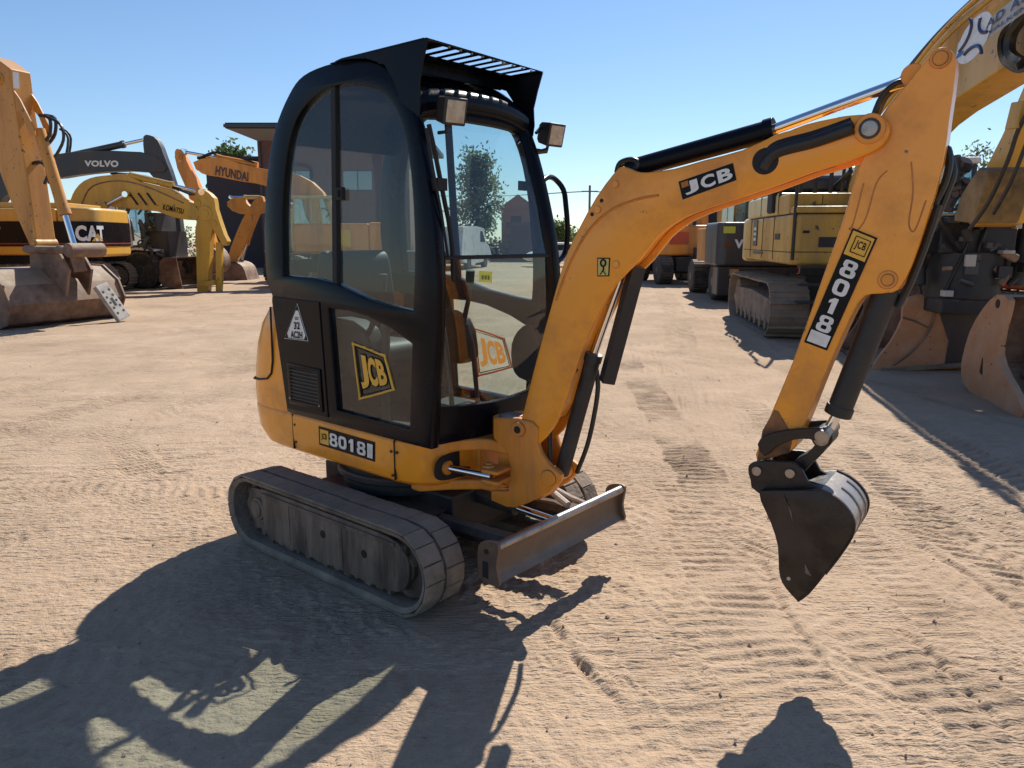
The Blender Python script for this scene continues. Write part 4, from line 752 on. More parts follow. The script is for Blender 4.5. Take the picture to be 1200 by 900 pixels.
# ================================================================== machines in the yard
def bg_track(root, yc, L, H, w, m=M_dst, xo=0., n=38, full=True):
    T = TR(xo, yc, 0); t = MB(T); P = stad_len(L, H); pit = P / n
    for k in range(n):
        x, z, ph = stad_path(L, H, k * pit); rnd = .012 * math.sin(k * 7.3)
        t.prism([(-pit * .47, -.05), (pit * .47, -.05), (pit * .47, -.02), (pit * .12, -.015), (pit * .06, .02), (-pit * .06, .02), (-pit * .12, -.015), (-pit * .47, -.02)], -w / 2, w / 2, TR(x, 0, z + rnd * .3) @ RY(-math.degrees(ph)))
    o = t.build('track', m, root)
    f = MB(T); f.prism(cr([(-L / 2 + H * .55, H * .24), (L / 2 - H * .55, H * .24), (L / 2 - H * .6, H * .66), (-L / 2 + H * .6, H * .70)], 2), -w * .36, w * .36); f.build('track_frame', m, o, bevel=.02)
    r = MB(T)
    for k in range(7): r.disc((-L / 2 + H * .8 + (L - H * 1.6) * k / 6, H * .2), H * .11, -w * .38, w * .38, 12)
    for s in (-1, 1): r.disc((s * (L / 2 - H / 2), H / 2), H * .36, -w * .30, w * .30, 18)
    r.build('roller', M_dst, o); return o
def wheel(root, x, y, r, w, rim=M_dst):
    t = MB(); n = 28; rings = []
    for (yy, rr) in ((-w / 2, r * .62), (-w / 2, r * .9), (-w * .38, r), (w * .38, r), (w / 2, r * .9), (w / 2, r * .62)): rings.append([(x + rr * math.cos(2 * math.pi * k / n), y + yy, r + rr * math.sin(2 * math.pi * k / n)) for k in range(n)])
    t.loft(rings)
    for k in range(n): t.box(r * .96, r * 1.03, -w * .45, w * .45, -.04, .04, TR(x, y, r) @ RY(360 / n * k) @ RZ(0))
    o = t.build('wheel', M_tyr, root); h_ = MB(); h_.disc((x, r), r * .58, y - w * .42, y + w * .42, 20); h_.disc((x, r), r * .25, y - w * .52, y + w * .52, 14); h_.build('rim', rim, o, bevel=.02); return o
def bg_cab(root, x0, x1, y0, y1, z0, z1, m, lean_=.12, roofm=None):
    zb = z0 + (z1 - z0) * .38; t = .07; c = MB(); c.box(x0, x1, y0, y1, z0, zb)
    for (xa, xb) in ((x0, x0 + t), (x1 - t, x1), ((x0 + x1) / 2 - .03, (x0 + x1) / 2 + .03)):
        for (ya, yb) in ((y0, y0 + t), (y1 - t, y1)):
            dx = -lean_ if xa > (x0 + x1) / 2 + .1 else 0
            c.add([(xa, ya, zb), (xb, ya, zb), (xb, yb, zb), (xa, yb, zb), (xa + dx, ya, z1 - .1), (xb + dx, ya, z1 - .1), (xb + dx, yb, z1 - .1), (xa + dx, yb, z1 - .1)], [(0, 1, 2, 3), (4, 5, 6, 7), (0, 1, 5, 4), (1, 2, 6, 5), (2, 3, 7, 6), (3, 0, 4, 7)])
    o = c.build('cab', m, root, bevel=.02)
    r = MB(); r.box(x0 - .04, x1 - lean_ + .06, y0 - .03, y1 + .03, z1 - .1, z1); r.build('cab_roof', roofm or m, o, bevel=.04)
    e = .012
    for y in (y0 + e, y1 - e): g = MB(); g.box(x0 + t, x1 - t - lean_ * .5, y - .004, y + .004, zb, z1 - .1); g.build('window', G_bg, o)
    g = MB(); g.add([(x1 - e, y0 + t, zb), (x1 - e, y1 - t, zb), (x1 - e - lean_, y1 - t, z1 - .1), (x1 - e - lean_, y0 + t, z1 - .1)], [(0, 1, 2, 3)]); g.build('windscreen', G_bg, o)
    g = MB(); g.box(x0 + e - .004, x0 + e + .004, y0 + t, y1 - t, zb, z1 - .1); g.build('rear_window', G_bg, o)
    s = MB(); s.box(x0 + .2, x0 + .65, y0 + .3, y1 - .3, zb - .2, zb + .1); s.box(x0 + .15, x0 + .35, y0 + .3, y1 - .3, zb, zb + .55); s.build('operator_seat', M_void, o, bevel=.04)
    return o
def bg_cyl(root, pts, rb, rr, y=0., m=M_ror, frac=.6, name='hydraulic_cylinder'):
    A, B_ = [Vector(y3(p, y)) for p in pts]; Mx = A + (B_ - A) * frac
    c = MB(); c.tube([A, Mx], rb, 12); c.tube([Mx - (B_ - A).normalized() * .1, Mx], rb * 1.15, 12); o = c.build(name, m, root)
    r = MB(); r.tube([Mx, B_], rr, 10); r.tube([B_ + Vector((0, -rb, 0)), B_ + Vector((0, rb, 0))], rb, 12); r.build('rod', M_chr, o); return o
def link_poly(name, poly, t, m, root, y=0., bev=.02, sm=2):
    q = MB(); q.prism(cr(poly, sm) if sm else poly, y - t / 2, y + t / 2); return q.build(name, m, root, bevel=bev, ang=50)
def hose(root, pts, r, ys, name='hose'):
    h_ = MB()
    for dy in ys: h_.tube([y3((p[0] + dy * .1, p[1] + dy * .15), dy) for p in cr(pts, 4, False)], r, 6)
    return h_.build(name, M_hose, root)
def bg_bucket(root, prof, w, m, name='bucket', teeth=0, y=0., th=.04, sm=3):
    b = MB(); pr = cr(prof, sm, False) if sm else prof; cen = np.mean(np.array(prof), 0)
    inn = [tuple(np.array(p) + (cen - np.array(p)) / np.linalg.norm(cen - np.array(p)) * th) for p in pr]
    b.prism(pr + inn[::-1], y - w / 2, y + w / 2)
    for s in (-1, 1): b.prism(pr, *sorted((y + s * w / 2, y + s * (w / 2 - th))))
    o = b.build(name, m, root, bevel=.01, ang=45)
    if teeth:
        t = MB(); p = np.array(prof[-1]); d = p - np.array(prof[-2]); d = d / np.linalg.norm(d)
        for k in range(teeth): yy = y - w / 2 + w * (k + .5) / teeth; t.box(-.02, .18, -.05, .05, -.03, .03, TR(p[0], yy, p[1]) @ RY(-math.degrees(math.atan2(d[1], d[0]))))
        t.build('bucket_teeth', m, o)
    return o
def house(root, xr, xf, hw, z0, z1, m, cw=M_gry, name='house', hood=None):
    hs = MB(); hs.slab([(xr + .9, -hw), (xf - .1, -hw), (xf, -hw + .1), (xf, hw - .1), (xf - .1, hw), (xr + .9, hw)], z0, z1); o = hs.build(name, m, root, bevel=.05)
    c = MB(); a = np.linspace(0, math.pi, 15); rg = [(xr + .9 - .9 * math.sin(t), hw * math.cos(t) if abs(math.cos(t)) < .999 else hw * np.sign(math.cos(t))) for t in a]
    sh = [(xr + .9 - .9 * min(1, math.sin(t) ** .55), hw * np.sign(math.cos(t)) * abs(math.cos(t)) ** .45) for t in a]
    c.slab(sh, z0 - .05, z1 + .04); cwo = c.build('counterweight', cw, root, bevel=.09, seg=3)
    b = MB(); b.tube([(0, 0, z0 - .35), (0, 0, z0)], .65, 24); b.box(-.6, .6, -.7, .7, .35, z0 - .25); b.build('turntable', M_blkd, root)
    return o, cwo, sh
def rails(root, pts, r, m=M_blkd, name='handrail'):
    h_ = MB()
    for p in pts: h_.tube(p, r, 8)
    return h_.build(name, m, root)
def pins(root, pts, r, t, y=0., m=M_dst):
    for p in pts: q = MB(); q.disc(p, r, y - t / 2 - .03, y + t / 2 + .03, 16); q.disc(p, r * .55, y - t / 2 - .05, y + t / 2 + .05, 12); q.build('pivot_pin', m, root, bevel=.006)
# ---- A: orange excavator reaching in from the left, wide bucket on the dirt
A_ = thing('excavator', 'worn orange excavator at the left edge, its arm upright over a wide rusty bucket', 'excavator', (-14.3, 17.0, 0), -22)
for s in (-1, 1): bg_track(A_, s * 1.15, 4.0, .92, .6)
house(A_, -2.7, 1.9, 1.3, 1.15, 2.3, M_ror); bg_cab(A_, .2, 1.9, .35, 1.3, 1.2, 2.95, M_ror)
link_poly('boom', [(.9, 1.6), (1.3, 2.9), (2.6, 4.3), (4.2, 5.0), (5.1, 4.95), (5.2, 4.6), (4.3, 4.45), (2.9, 3.6), (1.7, 2.1), (1.5, 1.5)], .42, M_ror, A_)
armA = [(4.707,5.066),(5.139,4.954),(5.538,4.711),(5.552,3.998),(5.624,3.067),(5.661,2.736),(5.723,1.422),(5.767,1.112),(5.577,1.110),(5.484,1.552),(5.254,2.025),(5.168,2.220),(4.937,2.821),(4.872,3.126),(4.791,3.731),(4.537,3.933)]
link_poly('arm', armA, .40, M_ror, A_, sm=1)
br = [(5.541,4.334),(5.675,4.174),(5.957,3.670),(5.977,3.516),(5.840,3.523),(5.676,3.915),(5.557,4.029)]
for s in (-1, 1): link_poly('cylinder_bracket', br, .03, M_ror, A_, y=s * .17, bev=.005, sm=1)
pA = [(5.861,3.645),(6.485,1.410)]; bg_cyl(A_, pA, .105, .055, 0., M_ror, .70)
lA = [(5.441,1.437),(6.735,1.427),(6.464,1.426),(6.540,1.025)]; L_ = MB()
for s in (-1, 1): L_.tube([y3(lA[0], s * .24), y3(lA[1], s * .24)], .075, 8)
L_.tube([y3(lA[2], 0), y3(lA[3], 0)], .12, 8); L_.disc(lA[1], .13, -.36, .36, 16); L_.build('bucket_linkage', M_rusd, A_)
bA = [(4.75, .98), (5.15, 1.10), (5.72, 1.08), (6.10, .80), (6.24, .46), (6.06, .10), (5.82, .0), (5.2, -.01), (4.5, .03)]
bkA = bg_bucket(A_, bA, 2.45, M_rusd, sm=0)
for yy in (-1.235, 1.19): link_poly('bucket_side_plate', [(4.7, 1.02), (5.15, 1.13), (5.74, 1.11), (6.14, .81), (6.28, .46), (6.09, .08), (5.82, -.01), (4.45, .0), (4.9, .45)], .05, M_rusd, A_, y=yy, bev=.01, sm=0)
for s in (-1, 1): link_poly('bucket_bracket', [(5.45, 1.05), (5.5, 1.45), (5.75, 1.5), (6.3, 1.35), (6.5, 1.05), (6.34, .55), (6.1, .86)], .06, M_rusd, A_, y=.06 + s * .24, bev=.01, sm=1)
hA = [(5.101,4.263),(5.296,4.054),(5.180,3.680),(4.995,3.458)]; hose(A_, hA, .035, (-.05, .05)); hA = [(4.850,3.199),(5.289,2.995),(5.815,3.069),(6.011,2.879),(5.884,2.667)]; hose(A_, hA, .03, (-.03, .05)); hA = [(5.906,3.900),(6.167,3.825),(6.123,3.552),(5.912,3.377)]; hose(A_, hA, .032, (0, .1)); hA = [(5.997,3.895),(6.420,3.720),(6.465,3.429),(6.193,3.133)]; hose(A_, hA, .028, (0,))
q = [(5.583,4.371),(5.739,4.346),(5.766,4.625),(5.611,4.652)]; MB().add([y3(p, -.206) for p in q], [(0, 1, 2, 3)]).build('arm_label', M_wht, A_)
pins(A_, [(5.647,1.536),(5.230,4.553)], .11, .38, 0, M_ror)
# ---- perforated beam leaning on the far end of that bucket
P0_, P1_ = Vector((-8.132,15.000,0.740)), Vector((-7.777,15.100,0.055))
bmn = thing('cutting_edge', 'pale grey perforated steel cutting edge leaning on the far end of the wide rusty bucket', 'steel bar', (P1_.x, P1_.y, 0), 0)
a_, b_ = P0_ - Vector((P1_.x, P1_.y, 0)), Vector((0, 0, max(.06, P1_.z))); d_ = (b_ - a_); ln_ = d_.length; Tm = Matrix.Translation(a_) @ d_.to_track_quat('X', 'Z').to_matrix().to_4x4() @ RX(35)
g = MB(Tm); g.box(0, ln_, -.15, .15, -.05, .05); g.build('bar', M_grys, bmn, bevel=.01)
g2 = MB(Tm)
for k in range(5):
    x = .15 + k * (ln_ - .3) / 4
    for y in (-.08, .08): g2.tube([(x, y, .05), (x, y, .054)], .026, 10)
g2.box(ln_ * .4, ln_ * .62, -.03, .03, .05, .054); g2.build('bolt_holes', M_void, bmn)
# ---- C: yellow excavator seen from its side, black band with the name
C_ = thing('excavator', 'yellow excavator with black band and white CAT lettering on its tail, behind the orange arm', 'excavator', (-13.62, 20.9, 0), 184)
for s in (-1, 1): bg_track(C_, s * 1.15, 4.3, .98, .6)
ho, cwo, sh = house(C_, -2.8, 2.0, 1.32, 1.22, 2.40, M_cat, M_cat)
bd_ = MB(); off = [(p[0] - .012 if i not in (0, len(sh) - 1) else p[0] + 4.0, p[1] * 1.012) for i, p in enumerate(sh)]
band = [(3.0 - 1.2, 1.345)] + [(p[0] - .02, p[1] * 1.018) for p in sh] + [(1.8, -1.345)]
bd_.strip([(x, y, 1.45) for x, y in band], [(x, y, 2.08) for x, y in band]); bn = bd_.build('black_band', M_blk, C_)
rl = MB(); rl.strip([(x, y * 1.003, 1.50) for x, y in band], [(x, y * 1.003, 1.535) for x, y in band]); rl.build('red_stripe', mat('dark_red_vinyl', (.18, .02, .02), .5), bn)
bpath = [np.array(p) for p in band]; cum = np.r_[0, np.cumsum([np.linalg.norm(bpath[i + 1] - bpath[i]) for i in range(len(bpath) - 1)])]
def onband(s, z, e=.02):
    x = np.interp(s, cum, [p[0] for p in bpath]); y = np.interp(s, cum, [p[1] for p in bpath]); n = np.array((x + 1.2, y * .6)); n = n / np.linalg.norm(n) if x < -1.9 else np.array((0, np.sign(y))); return (x + n[0] * e, y + n[1] * e, z)
for s0 in (4.12, 1.55):
    text_quad('lettering', 'CAT', None, M_wht, bn, bold=.045, fn=lambda a, b_: onband(s0 + .78 * a, 1.58 + .40 * b_, .025))
    tr_ = MB(); tr_.add([onband(s0 + .36, 1.58, .035), onband(s0 + .72, 1.58, .035), onband(s0 + .54, 1.78, .035)], [(0, 1, 2)]); tr_.build('yellow_triangle', M_yel, bn)
bg_cab(C_, .55, 2.05, .25, 1.3, 1.25, 3.15, M_cat); link_poly('boom', [(1.2, 1.7), (2.4, 3.4), (4.5, 4.9), (6.8, 4.4), (6.8, 4.0), (4.6, 4.2), (2.9, 2.8), (1.8, 1.5)], .45, M_cat, C_, y=-.2)
link_poly('arm', [(6.4, 4.7), (7.0, 4.6), (6.9, 2.5), (6.6, 1.2), (6.35, 1.2), (6.4, 2.8)], .35, M_cat, C_, y=-.2); bg_bucket(C_, [(6.9, 1.4), (6.2, 1.3), (5.9, .6), (6.3, .1), (7.1, .1)], 1.2, M_rusd, y=-.2)
eh = MB(); eh.box(-2.0, -.2, -1.0, 1.0, 2.40, 2.56); eh.tube([(-1.0, .5, 2.7), (-1.0, .5, 3.0)], .06, 10); eh.build('engine_hood', M_cat, C_, bevel=.05)
rails(C_, [[(-.1, 1.25, 2.6), (-.1, 1.25, 2.95), (.5, 1.25, 2.95), (.5, 1.25, 2.6)]], .03)
# ---- K: yellow excavator with long arched boom, nose down
K_ = thing('excavator', 'weathered yellow excavator with arched boom and upright arm ending in two prongs on the dirt', 'excavator', (-14.4, 24.0, 0), 0)
for s in (-1, 1): bg_track(K_, s * 1.15, 3.9, .9, .55)
house(K_, -2.5, 1.7, 1.25, 1.1, 2.1, M_kom); bg_cab(K_, .1, 1.65, .3, 1.25, 1.15, 2.85, M_kom)
link_poly('boom', [(0.611,2.107),(0.842,2.773),(1.038,3.128),(1.325,3.381),(1.703,3.507),(2.176,3.557),(2.647,3.583),(3.068,3.356),(3.961,3.128),(4.331,2.875),(4.655,2.671),(4.766,2.415),(4.619,2.210),(4.021,2.287),(3.511,2.466),(2.991,2.518),(2.343,2.594),(1.614,2.645),(1.281,2.466),(1.032,2.107)], .42, M_kom, K_)
link_poly('arm', [(4.691,3.128),(4.952,3.128),(5.247,2.875),(5.275,2.543),(5.481,1.771),(5.572,1.564),(5.404,1.434),(5.126,1.952),(4.984,1.121),(4.871,0.331),(4.814,-0.067),(4.546,-0.067),(4.514,0.199),(4.580,1.382),(4.594,1.901),(4.714,2.415)], .34, M_kom, K_)
link_poly('grab_arm', [(5.174,1.538),(5.359,1.538),(5.271,0.331),(5.216,-0.067),(5.055,-0.067)], .2, M_kom, K_, sm=1)
bg_cyl(K_, [(2.697,3.557),(4.894,3.052)], .10, .05, -.1, M_kom, .6); bg_cyl(K_, [(1.122,2.210),(2.641,2.976)], .09, .05, -.32, M_kom, .6); bg_cyl(K_, [(5.147,2.594),(5.467,1.564)], .08, .05, 0, M_kom, .6)
hose(K_, [(2.130,3.616),(3.037,3.540),(3.799,3.287),(4.560,2.982)], .03, (-.1, 0, .1)); lv = MB(); tb = [(4.738,0.331),(5.115,0.384),(5.103,0.225),(4.779,0.172)]; lv.prism(tb, -.3, .1); lv.build('grab_link', M_kom, K_)
for u_ in (173, 183, 193): hose(K_, [(((u_ - 173) / 10 * .27) + 2.72, 3.05), (2.95 + (u_ - 173) / 10 * .27, 2.7)], .03, (-.22,))
pins(K_, [(4.738,2.722),(5.190,2.107),(4.707,0.278)], .10, .36, 0, M_kom); pins(K_, [(4.950,2.415)], .22, .35, 0, M_kom)
fl_k = MB(); fl_k.tube([y3(p, -.22) for p in cr([(1.076,2.415),(1.466,3.127),(2.037,3.354),(2.687,3.354),(3.448,3.127),(4.327,2.721)], 4, False)], .02, 5); fl_k.build('weld_seam', M_rusd, K_)
text_quad('lettering', 'KOMATSU', [y3(p, -.225) for p in [(3.677,2.517),(4.296,2.389),(4.335,2.543),(3.719,2.696)]], M_blk, K_)
# ---- V: black-boomed excavator behind
V_ = thing('excavator', 'dark excavator with a black boom lettered VOLVO, standing behind the yellow machines', 'excavator', (-20.5, 28.0, 0), 0)
for s in (-1, 1): bg_track(V_, s * 1.2, 4.2, .95, .6)
house(V_, -2.8, 1.9, 1.35, 1.2, 2.3, M_kom, M_gry); bg_cab(V_, .2, 1.9, .35, 1.35, 1.25, 3.0, M_gry)
link_poly('boom', [(0.903,2.189),(1.269,3.085),(2.305,4.028),(3.570,4.466),(4.493,4.612),(5.408,4.699),(7.368,4.670),(8.092,4.321),(8.122,3.970),(6.853,4.028),(5.449,3.940),(4.462,3.794),(3.476,3.676),(2.345,3.144),(1.518,2.189)], .46, M_gry, V_)
link_poly('arm', [(7.476,5.190),(7.692,5.248),(7.977,5.075),(8.168,4.495),(8.424,3.588),(8.526,2.249),(8.539,1.282),(8.224,1.221),(8.139,2.399),(8.010,3.381),(7.521,4.028),(7.453,4.612)], .36, M_gry, V_)
bg_cyl(V_, [(4.717,4.556),(7.551,5.135)], .12, .06, 0., M_gry, .7); hose(V_, [(4.459,5.481),(4.721,5.135),(4.416,4.030)], .04, (0, .15))
text_quad('lettering', 'VOLVO', [y3(p, -.245) for p in [(5.333,4.173),(6.541,4.144),(6.564,4.377),(5.355,4.377)]], M_wht, V_, bold=.05)

# ---- H: deep orange wheeled excavator, boom to the left
H_ = thing('excavator', 'orange wheeled excavator with HYUNDAI on its low boom, partly behind the mini excavator', 'excavator', (-6.0, 27.0, 0), 180)
for x in (-1.4, 1.9):
    for y in (-.95, .95): wheel(H_, x, y, .52, .5)
ch = MB(); ch.box(-2.0, 2.5, -.6, .6, .5, .95); ch.build('chassis', M_blkd, H_, bevel=.03)
house(H_, -2.1, 1.4, 1.25, 1.2, 2.15, M_hyu, M_hyu); bg_cab(H_, .0, 1.4, .3, 1.22, 1.25, 3.05, M_pal); sp = MB(); sp.box(-.6, -.05, .75, 1.28, 1.35, 1.95); sp.build('tool_box', mat('bright_yellow_paint', (.75, .42, .02), .45, dirt=(.4, .25, .05), amt=.3), H_, bevel=.03)
link_poly('boom', [(4.919,4.225),(4.206,4.394),(3.489,4.225),(2.481,4.000),(1.321,3.802),(0.528,3.233),(0.223,2.169),(0.756,2.169),(1.315,2.804),(2.457,3.433),(3.385,3.603),(4.252,3.773),(4.656,3.858)], .4, M_hyu, H_)
link_poly('arm', [(5.533,4.562),(5.407,4.674),(5.271,4.562),(5.124,4.225),(5.002,3.915),(4.829,3.518),(4.667,2.947),(4.478,1.936),(4.372,1.352),(4.645,1.293),(5.007,2.371),(5.226,3.319),(5.490,4.028)], .34, M_hyu, H_)
bg_cyl(H_, [(2.764,4.141),(5.298,4.590)], .11, .055, 0., M_hyu, .55); bg_bucket(H_, [(4.645,1.293),(4.315,1.323),(4.106,0.911),(4.253,0.526),(4.622,0.407)], 1.0, M_rusd)
text_quad('lettering', 'HYUNDAI', [y3(p, .225) for p in [(4.184,3.800),(3.057,3.573),(3.037,3.885),(4.132,4.111)]], M_gry, H_, bold=.03)
pins(H_, [(4.728,4.056),(5.402,4.394),(4.510,1.499)], .12, .38, 0, M_hyu); hose(H_, [(2.828,4.188),(3.403,4.386),(4.127,4.528),(4.732,4.301)], .03, (.1, .2))
fr = MB(); fq = [(5.453,4.478),(5.334,4.506),(5.323,4.282),(5.416,4.225)]; fr.add([y3(p, .175) for p in fq], [(0, 1, 2, 3)]); fr.build('arm_label', M_wht, H_)
# ---- Y: pale orange arm with dark bucket
Y_ = thing('excavator', 'tan-orange excavator with bent arm and dark bucket on the dirt before the brick building', 'excavator', (-7.6, 31.5, 0), 180)
for s in (-1, 1): bg_track(Y_, s * 1.1, 3.6, .85, .5)
house(Y_, -2.3, 1.5, 1.2, 1.05, 2.0, M_ror); bg_cab(Y_, .1, 1.5, .3, 1.2, 1.1, 2.8, M_pal)
link_poly('boom', [(3.915,3.139),(3.249,3.307),(2.965,2.904),(1.701,3.273),(0.303,2.262),(0.542,1.649),(1.805,2.668),(3.054,2.600),(3.734,2.769)], .34, M_ror, Y_)
link_poly('arm', [(2.625,3.374),(2.433,3.139),(2.749,2.499),(3.267,1.478),(3.776,0.652),(4.082,0.791),(3.580,1.990),(3.110,2.803)], .3, M_ror, Y_); bg_cyl(Y_, [(2.629,3.307),(3.766,3.307)], .08, .05, .05, M_pal, .55); bg_cyl(Y_, [(2.860,2.398),(3.524,0.756)], .08, .045, .05, M_ror, .6)
bg_bucket(Y_, [(2.856,-0.287),(3.084,-0.007),(3.258,0.549),(3.664,0.756),(4.229,0.687),(4.605,0.341),(4.786,-0.217)], 1.5, M_rusd)
# ---- dark loader with a white fender between the yellow tail and the yellow arm
L2 = thing('wheel_loader', 'dark wheel loader with pale cab pillars and brown bucket, between yellow tail and yellow arm', 'loader', (-13.3, 26.6, 0), -8)
for x in (-1.0, 1.1):
    for y in (-.85, .85): wheel(L2, x, y, .62, .5, M_gry)
u = MB(); u.box(-1.6, 1.3, -.7, .7, .6, 1.45); u.build('body', M_gry, L2, bevel=.06); bg_cab(L2, -.75, .65, -.7, .7, 1.3, 2.75, M_plas, roofm=M_kom)
for s in (-1, 1): u = MB(); u.prism([(.5, 1.28), (1.0, 1.36), (1.7, 1.30), (1.7, 1.24), (1.0, 1.29), (.5, 1.2)], *sorted((s * .6, s * 1.12))); u.build('fender', M_plas, L2, bevel=.01)
for s in (-1, 1): link_poly('lift_arm', [(.7, 1.5), (1.4, 1.45), (2.0, .7), (1.85, .6), (1.3, 1.2), (.7, 1.3)], .12, M_gry, L2, y=s * .4)
bg_bucket(L2, [(2.35, 1.05), (1.85, 1.0), (1.65, .55), (1.8, .1), (2.5, .03)], 2.0, M_rusd)
dk = MB(); rn = np.random.RandomState(15)
for k in range(16):
    p0 = Vector((1.0 + rn.uniform(-.3, 1.1), -.9 + rn.uniform(-.2, .5), 1.0 + rn.uniform(0, 1.6))); p1 = p0 + Vector((rn.uniform(-.3, .3), rn.uniform(-.2, .2), rn.uniform(-.7, .7))); md = (p0 + p1) / 2 + Vector((rn.uniform(-.25, .25), -.1, rn.uniform(0, .3))); dk.tube([tuple(p) for p in cr([tuple(p0), tuple(md), tuple(p1)], 4, False)], rn.uniform(.03, .07), 6)
dk.box(.9, 1.9, -.6, .5, .9, 1.9); dk.box(1.2, 1.6, -.75, .4, 1.9, 2.5); dk.build('lift_linkage', M_gry, L2)
ww = MB(); ww.box(1.25, 1.55, -.765, -.75, 2.0, 2.4); ww.build('lamp_panel', G_bg, L2)
# ---- KR: big faded yellow crawler excavator on the right, coming towards us
Z_ = thing('excavator', 'large faded yellow crawler excavator with rusty tracks and raised boom, right of the lane', 'excavator', (6.05, 14.2, 0), -97)
for s in (-1, 1): bg_track(Z_, s * 1.3, 4.3, .95, .62, n=44)
ho, cwo, sh = house(Z_, -2.75, 2.2, 1.36, 1.22, 2.02, M_kom, M_pal)
u = MB(); u.box(-1.9, .9, -1.34, -.3, 2.03, 2.42); u.box(-1.9, -.2, -.3, 1.2, 2.03, 2.5); u.build('side_cowl', M_pal, Z_, bevel=.06)
u = MB(); u.box(.95, 1.75, -1.33, -.35, 2.03, 2.36); u.box(1.85, 2.18, -1.33, -.35, 2.03, 2.14); u.build('tool_box', M_kom, Z_, bevel=.03)
u = MB(); u.prism([(-2.0, 2.5), (-1.7, 2.95), (-.6, 3.0), (-.3, 2.75), (-.3, 2.5)], -1.0, 1.0); u.build('engine_hood', M_gry, Z_, bevel=.08)
u = MB(); u.box(-.9, .0, -1.375, -1.362, 1.35, 1.40); u.box(-.95, -.60, -1.376, -1.363, 1.50, 2.0); dk = u.build('model_panel', M_gry, Z_)
for z_ in (1.60, 1.70, 1.80): u = MB(); u.box(-.88, -.68, -1.381, -1.376, z_, z_ + .055); u.build('faded_mark', M_wht, dk)
u = MB(); u.box(2.195, 2.21, -.95, -.60, 1.50, 1.66); u.box(1.745, 1.76, -1.0, -.75, 2.12, 2.18); u.box(1.0, 1.35, -1.372, -1.36, 1.62, 1.72); u.build('vent_panel', M_blkd, Z_)
for bx_ in ((-1.25, -1.235, -1.368, -1.34, 1.28, 2.0), (-.12, -.105, -1.368, -1.34, 1.28, 2.0), (.86, .875, -1.368, -1.34, 1.28, 2.0), (-2.0, 2.15, -1.366, -1.34, 1.415, 1.427), (2.185, 2.204, -.45, -.435, 1.28, 2.0), (2.185, 2.204, -1.3, 1.3, 1.42, 1.432), (1.742, 1.756, -.82, -.81, 2.05, 2.34), (-.5, -.485, -1.347, -1.3, 2.06, 2.4)):
    u = MB(); u.box(*bx_); u.build('panel_seam', M_void, Z_)
for k in range(3): u = MB(); u.box(2.2, 2.42, -1.25, -.85, .62 + .28 * k, .66 + .28 * k); u.build('step', M_blkd, Z_)
for y_ in (-1.2, -.5): u = MB(); u.box(2.196, 2.215, y_, y_ + .10, 1.72, 1.76); u.build('door_latch', M_void, Z_)
for k in range(4): u = MB(); u.tube([(-1.5 + .35 * k, -.95, 2.5), (-1.45 + .35 * k, -.95, 3.15), (-1.3 + .35 * k, -.6, 3.2)], .028, 8); u.build('guard_rail', M_blkd, Z_)
u = MB(); u.box(.30, .75, -1.40, -1.30, 2.08, 2.55); u.build('wing_mirror', M_void, Z_, bevel=.04)
rails(Z_, [[(2.15, -1.32, 1.3), (2.15, -1.32, 2.95), (1.55, -1.32, 3.0)], [(.9, -1.3, 2.05), (.9, -1.3, 2.9), (1.5, -1.3, 2.95)], [(-.2, -1.25, 2.4), (-.2, -1.25, 2.95), (.5, -1.25, 2.95), (.5, -1.25, 2.4)], [(-1.6, -1.25, 2.4), (-1.6, -1.25, 2.9), (-.4, -1.25, 2.9)]], .028)
pk = MB()
for (x, y, z) in ((.6, -.9, 2.95), (.8, -.7, 2.95), (.2, -.8, 3.0), (1.0, -.5, 2.9)): pk.tube([(x, y, 2.4), (x, y, z)], .035, 8)
pk.build('exhaust_stack', M_blkd, Z_)
bg_cab(Z_, .6, 2.2, .3, 1.34, 1.25, 2.86, M_gry, roofm=M_plas)
bmK = [(.7, 1.7), (1.0, 2.6), (2.0, 3.3), (2.9, 3.9), (3.9, 4.55), (4.8, 5.0), (5.3, 5.35), (5.9, 5.3), (6.1, 4.95), (5.5, 4.55), (4.6, 4.0), (3.6, 3.35), (2.6, 2.7), (1.7, 2.0), (1.3, 1.55)]
link_poly('boom', [(1.094,1.888),(1.154,2.547),(1.865,3.147),(2.698,3.557),(3.824,4.002),(4.554,4.145),(5.295,4.218),(5.995,4.337),(6.902,4.253),(7.617,3.745),(7.578,3.431),(6.748,3.445),(5.886,3.342),(4.896,3.230),(3.917,3.078),(3.088,2.705),(2.412,1.823)], .5, M_kom, Z_)
link_poly('arm', [(7.717,3.776),(7.905,3.406),(7.307,3.331),(6.651,2.915),(6.199,2.405),(5.883,1.791),(5.416,1.839),(5.554,2.144),(6.045,2.678),(6.489,3.274),(6.920,3.894)], .42, M_cat, Z_)
hose(Z_, [(2.279,3.673),(2.767,3.916),(3.478,4.120),(4.111,4.256),(4.885,4.368)], .035, (-.12, -.02, .1)); hose(Z_, [(6.642,3.773),(6.270,3.704),(6.291,3.477),(6.604,3.297),(6.866,3.255)], .04, (-.38,))
hose(Z_, [(6.740,3.790),(6.474,3.652),(6.490,3.454),(6.751,3.311)], .06, (-.40,)); hose(Z_, [(0.220,2.268),(0.295,2.753),(0.328,3.189)], .03, (-.1, 0, .1)); hose(Z_, [(-0.861,2.527),(-0.037,2.629),(0.680,2.794)], .05, (-.1,))
ls_ = [(5.621,3.516),(7.137,3.642),(7.143,3.849),(5.658,3.697)]; sg = MB(); sg.add([y3(p, -.576) for p in ls_], [(0, 1, 2, 3)]); sgo = sg.build('name_sticker', mat('pale_sticker', (.42, .40, .36), .5, dirt=(.35, .30, .2), amt=.4, scale=4), Z_)
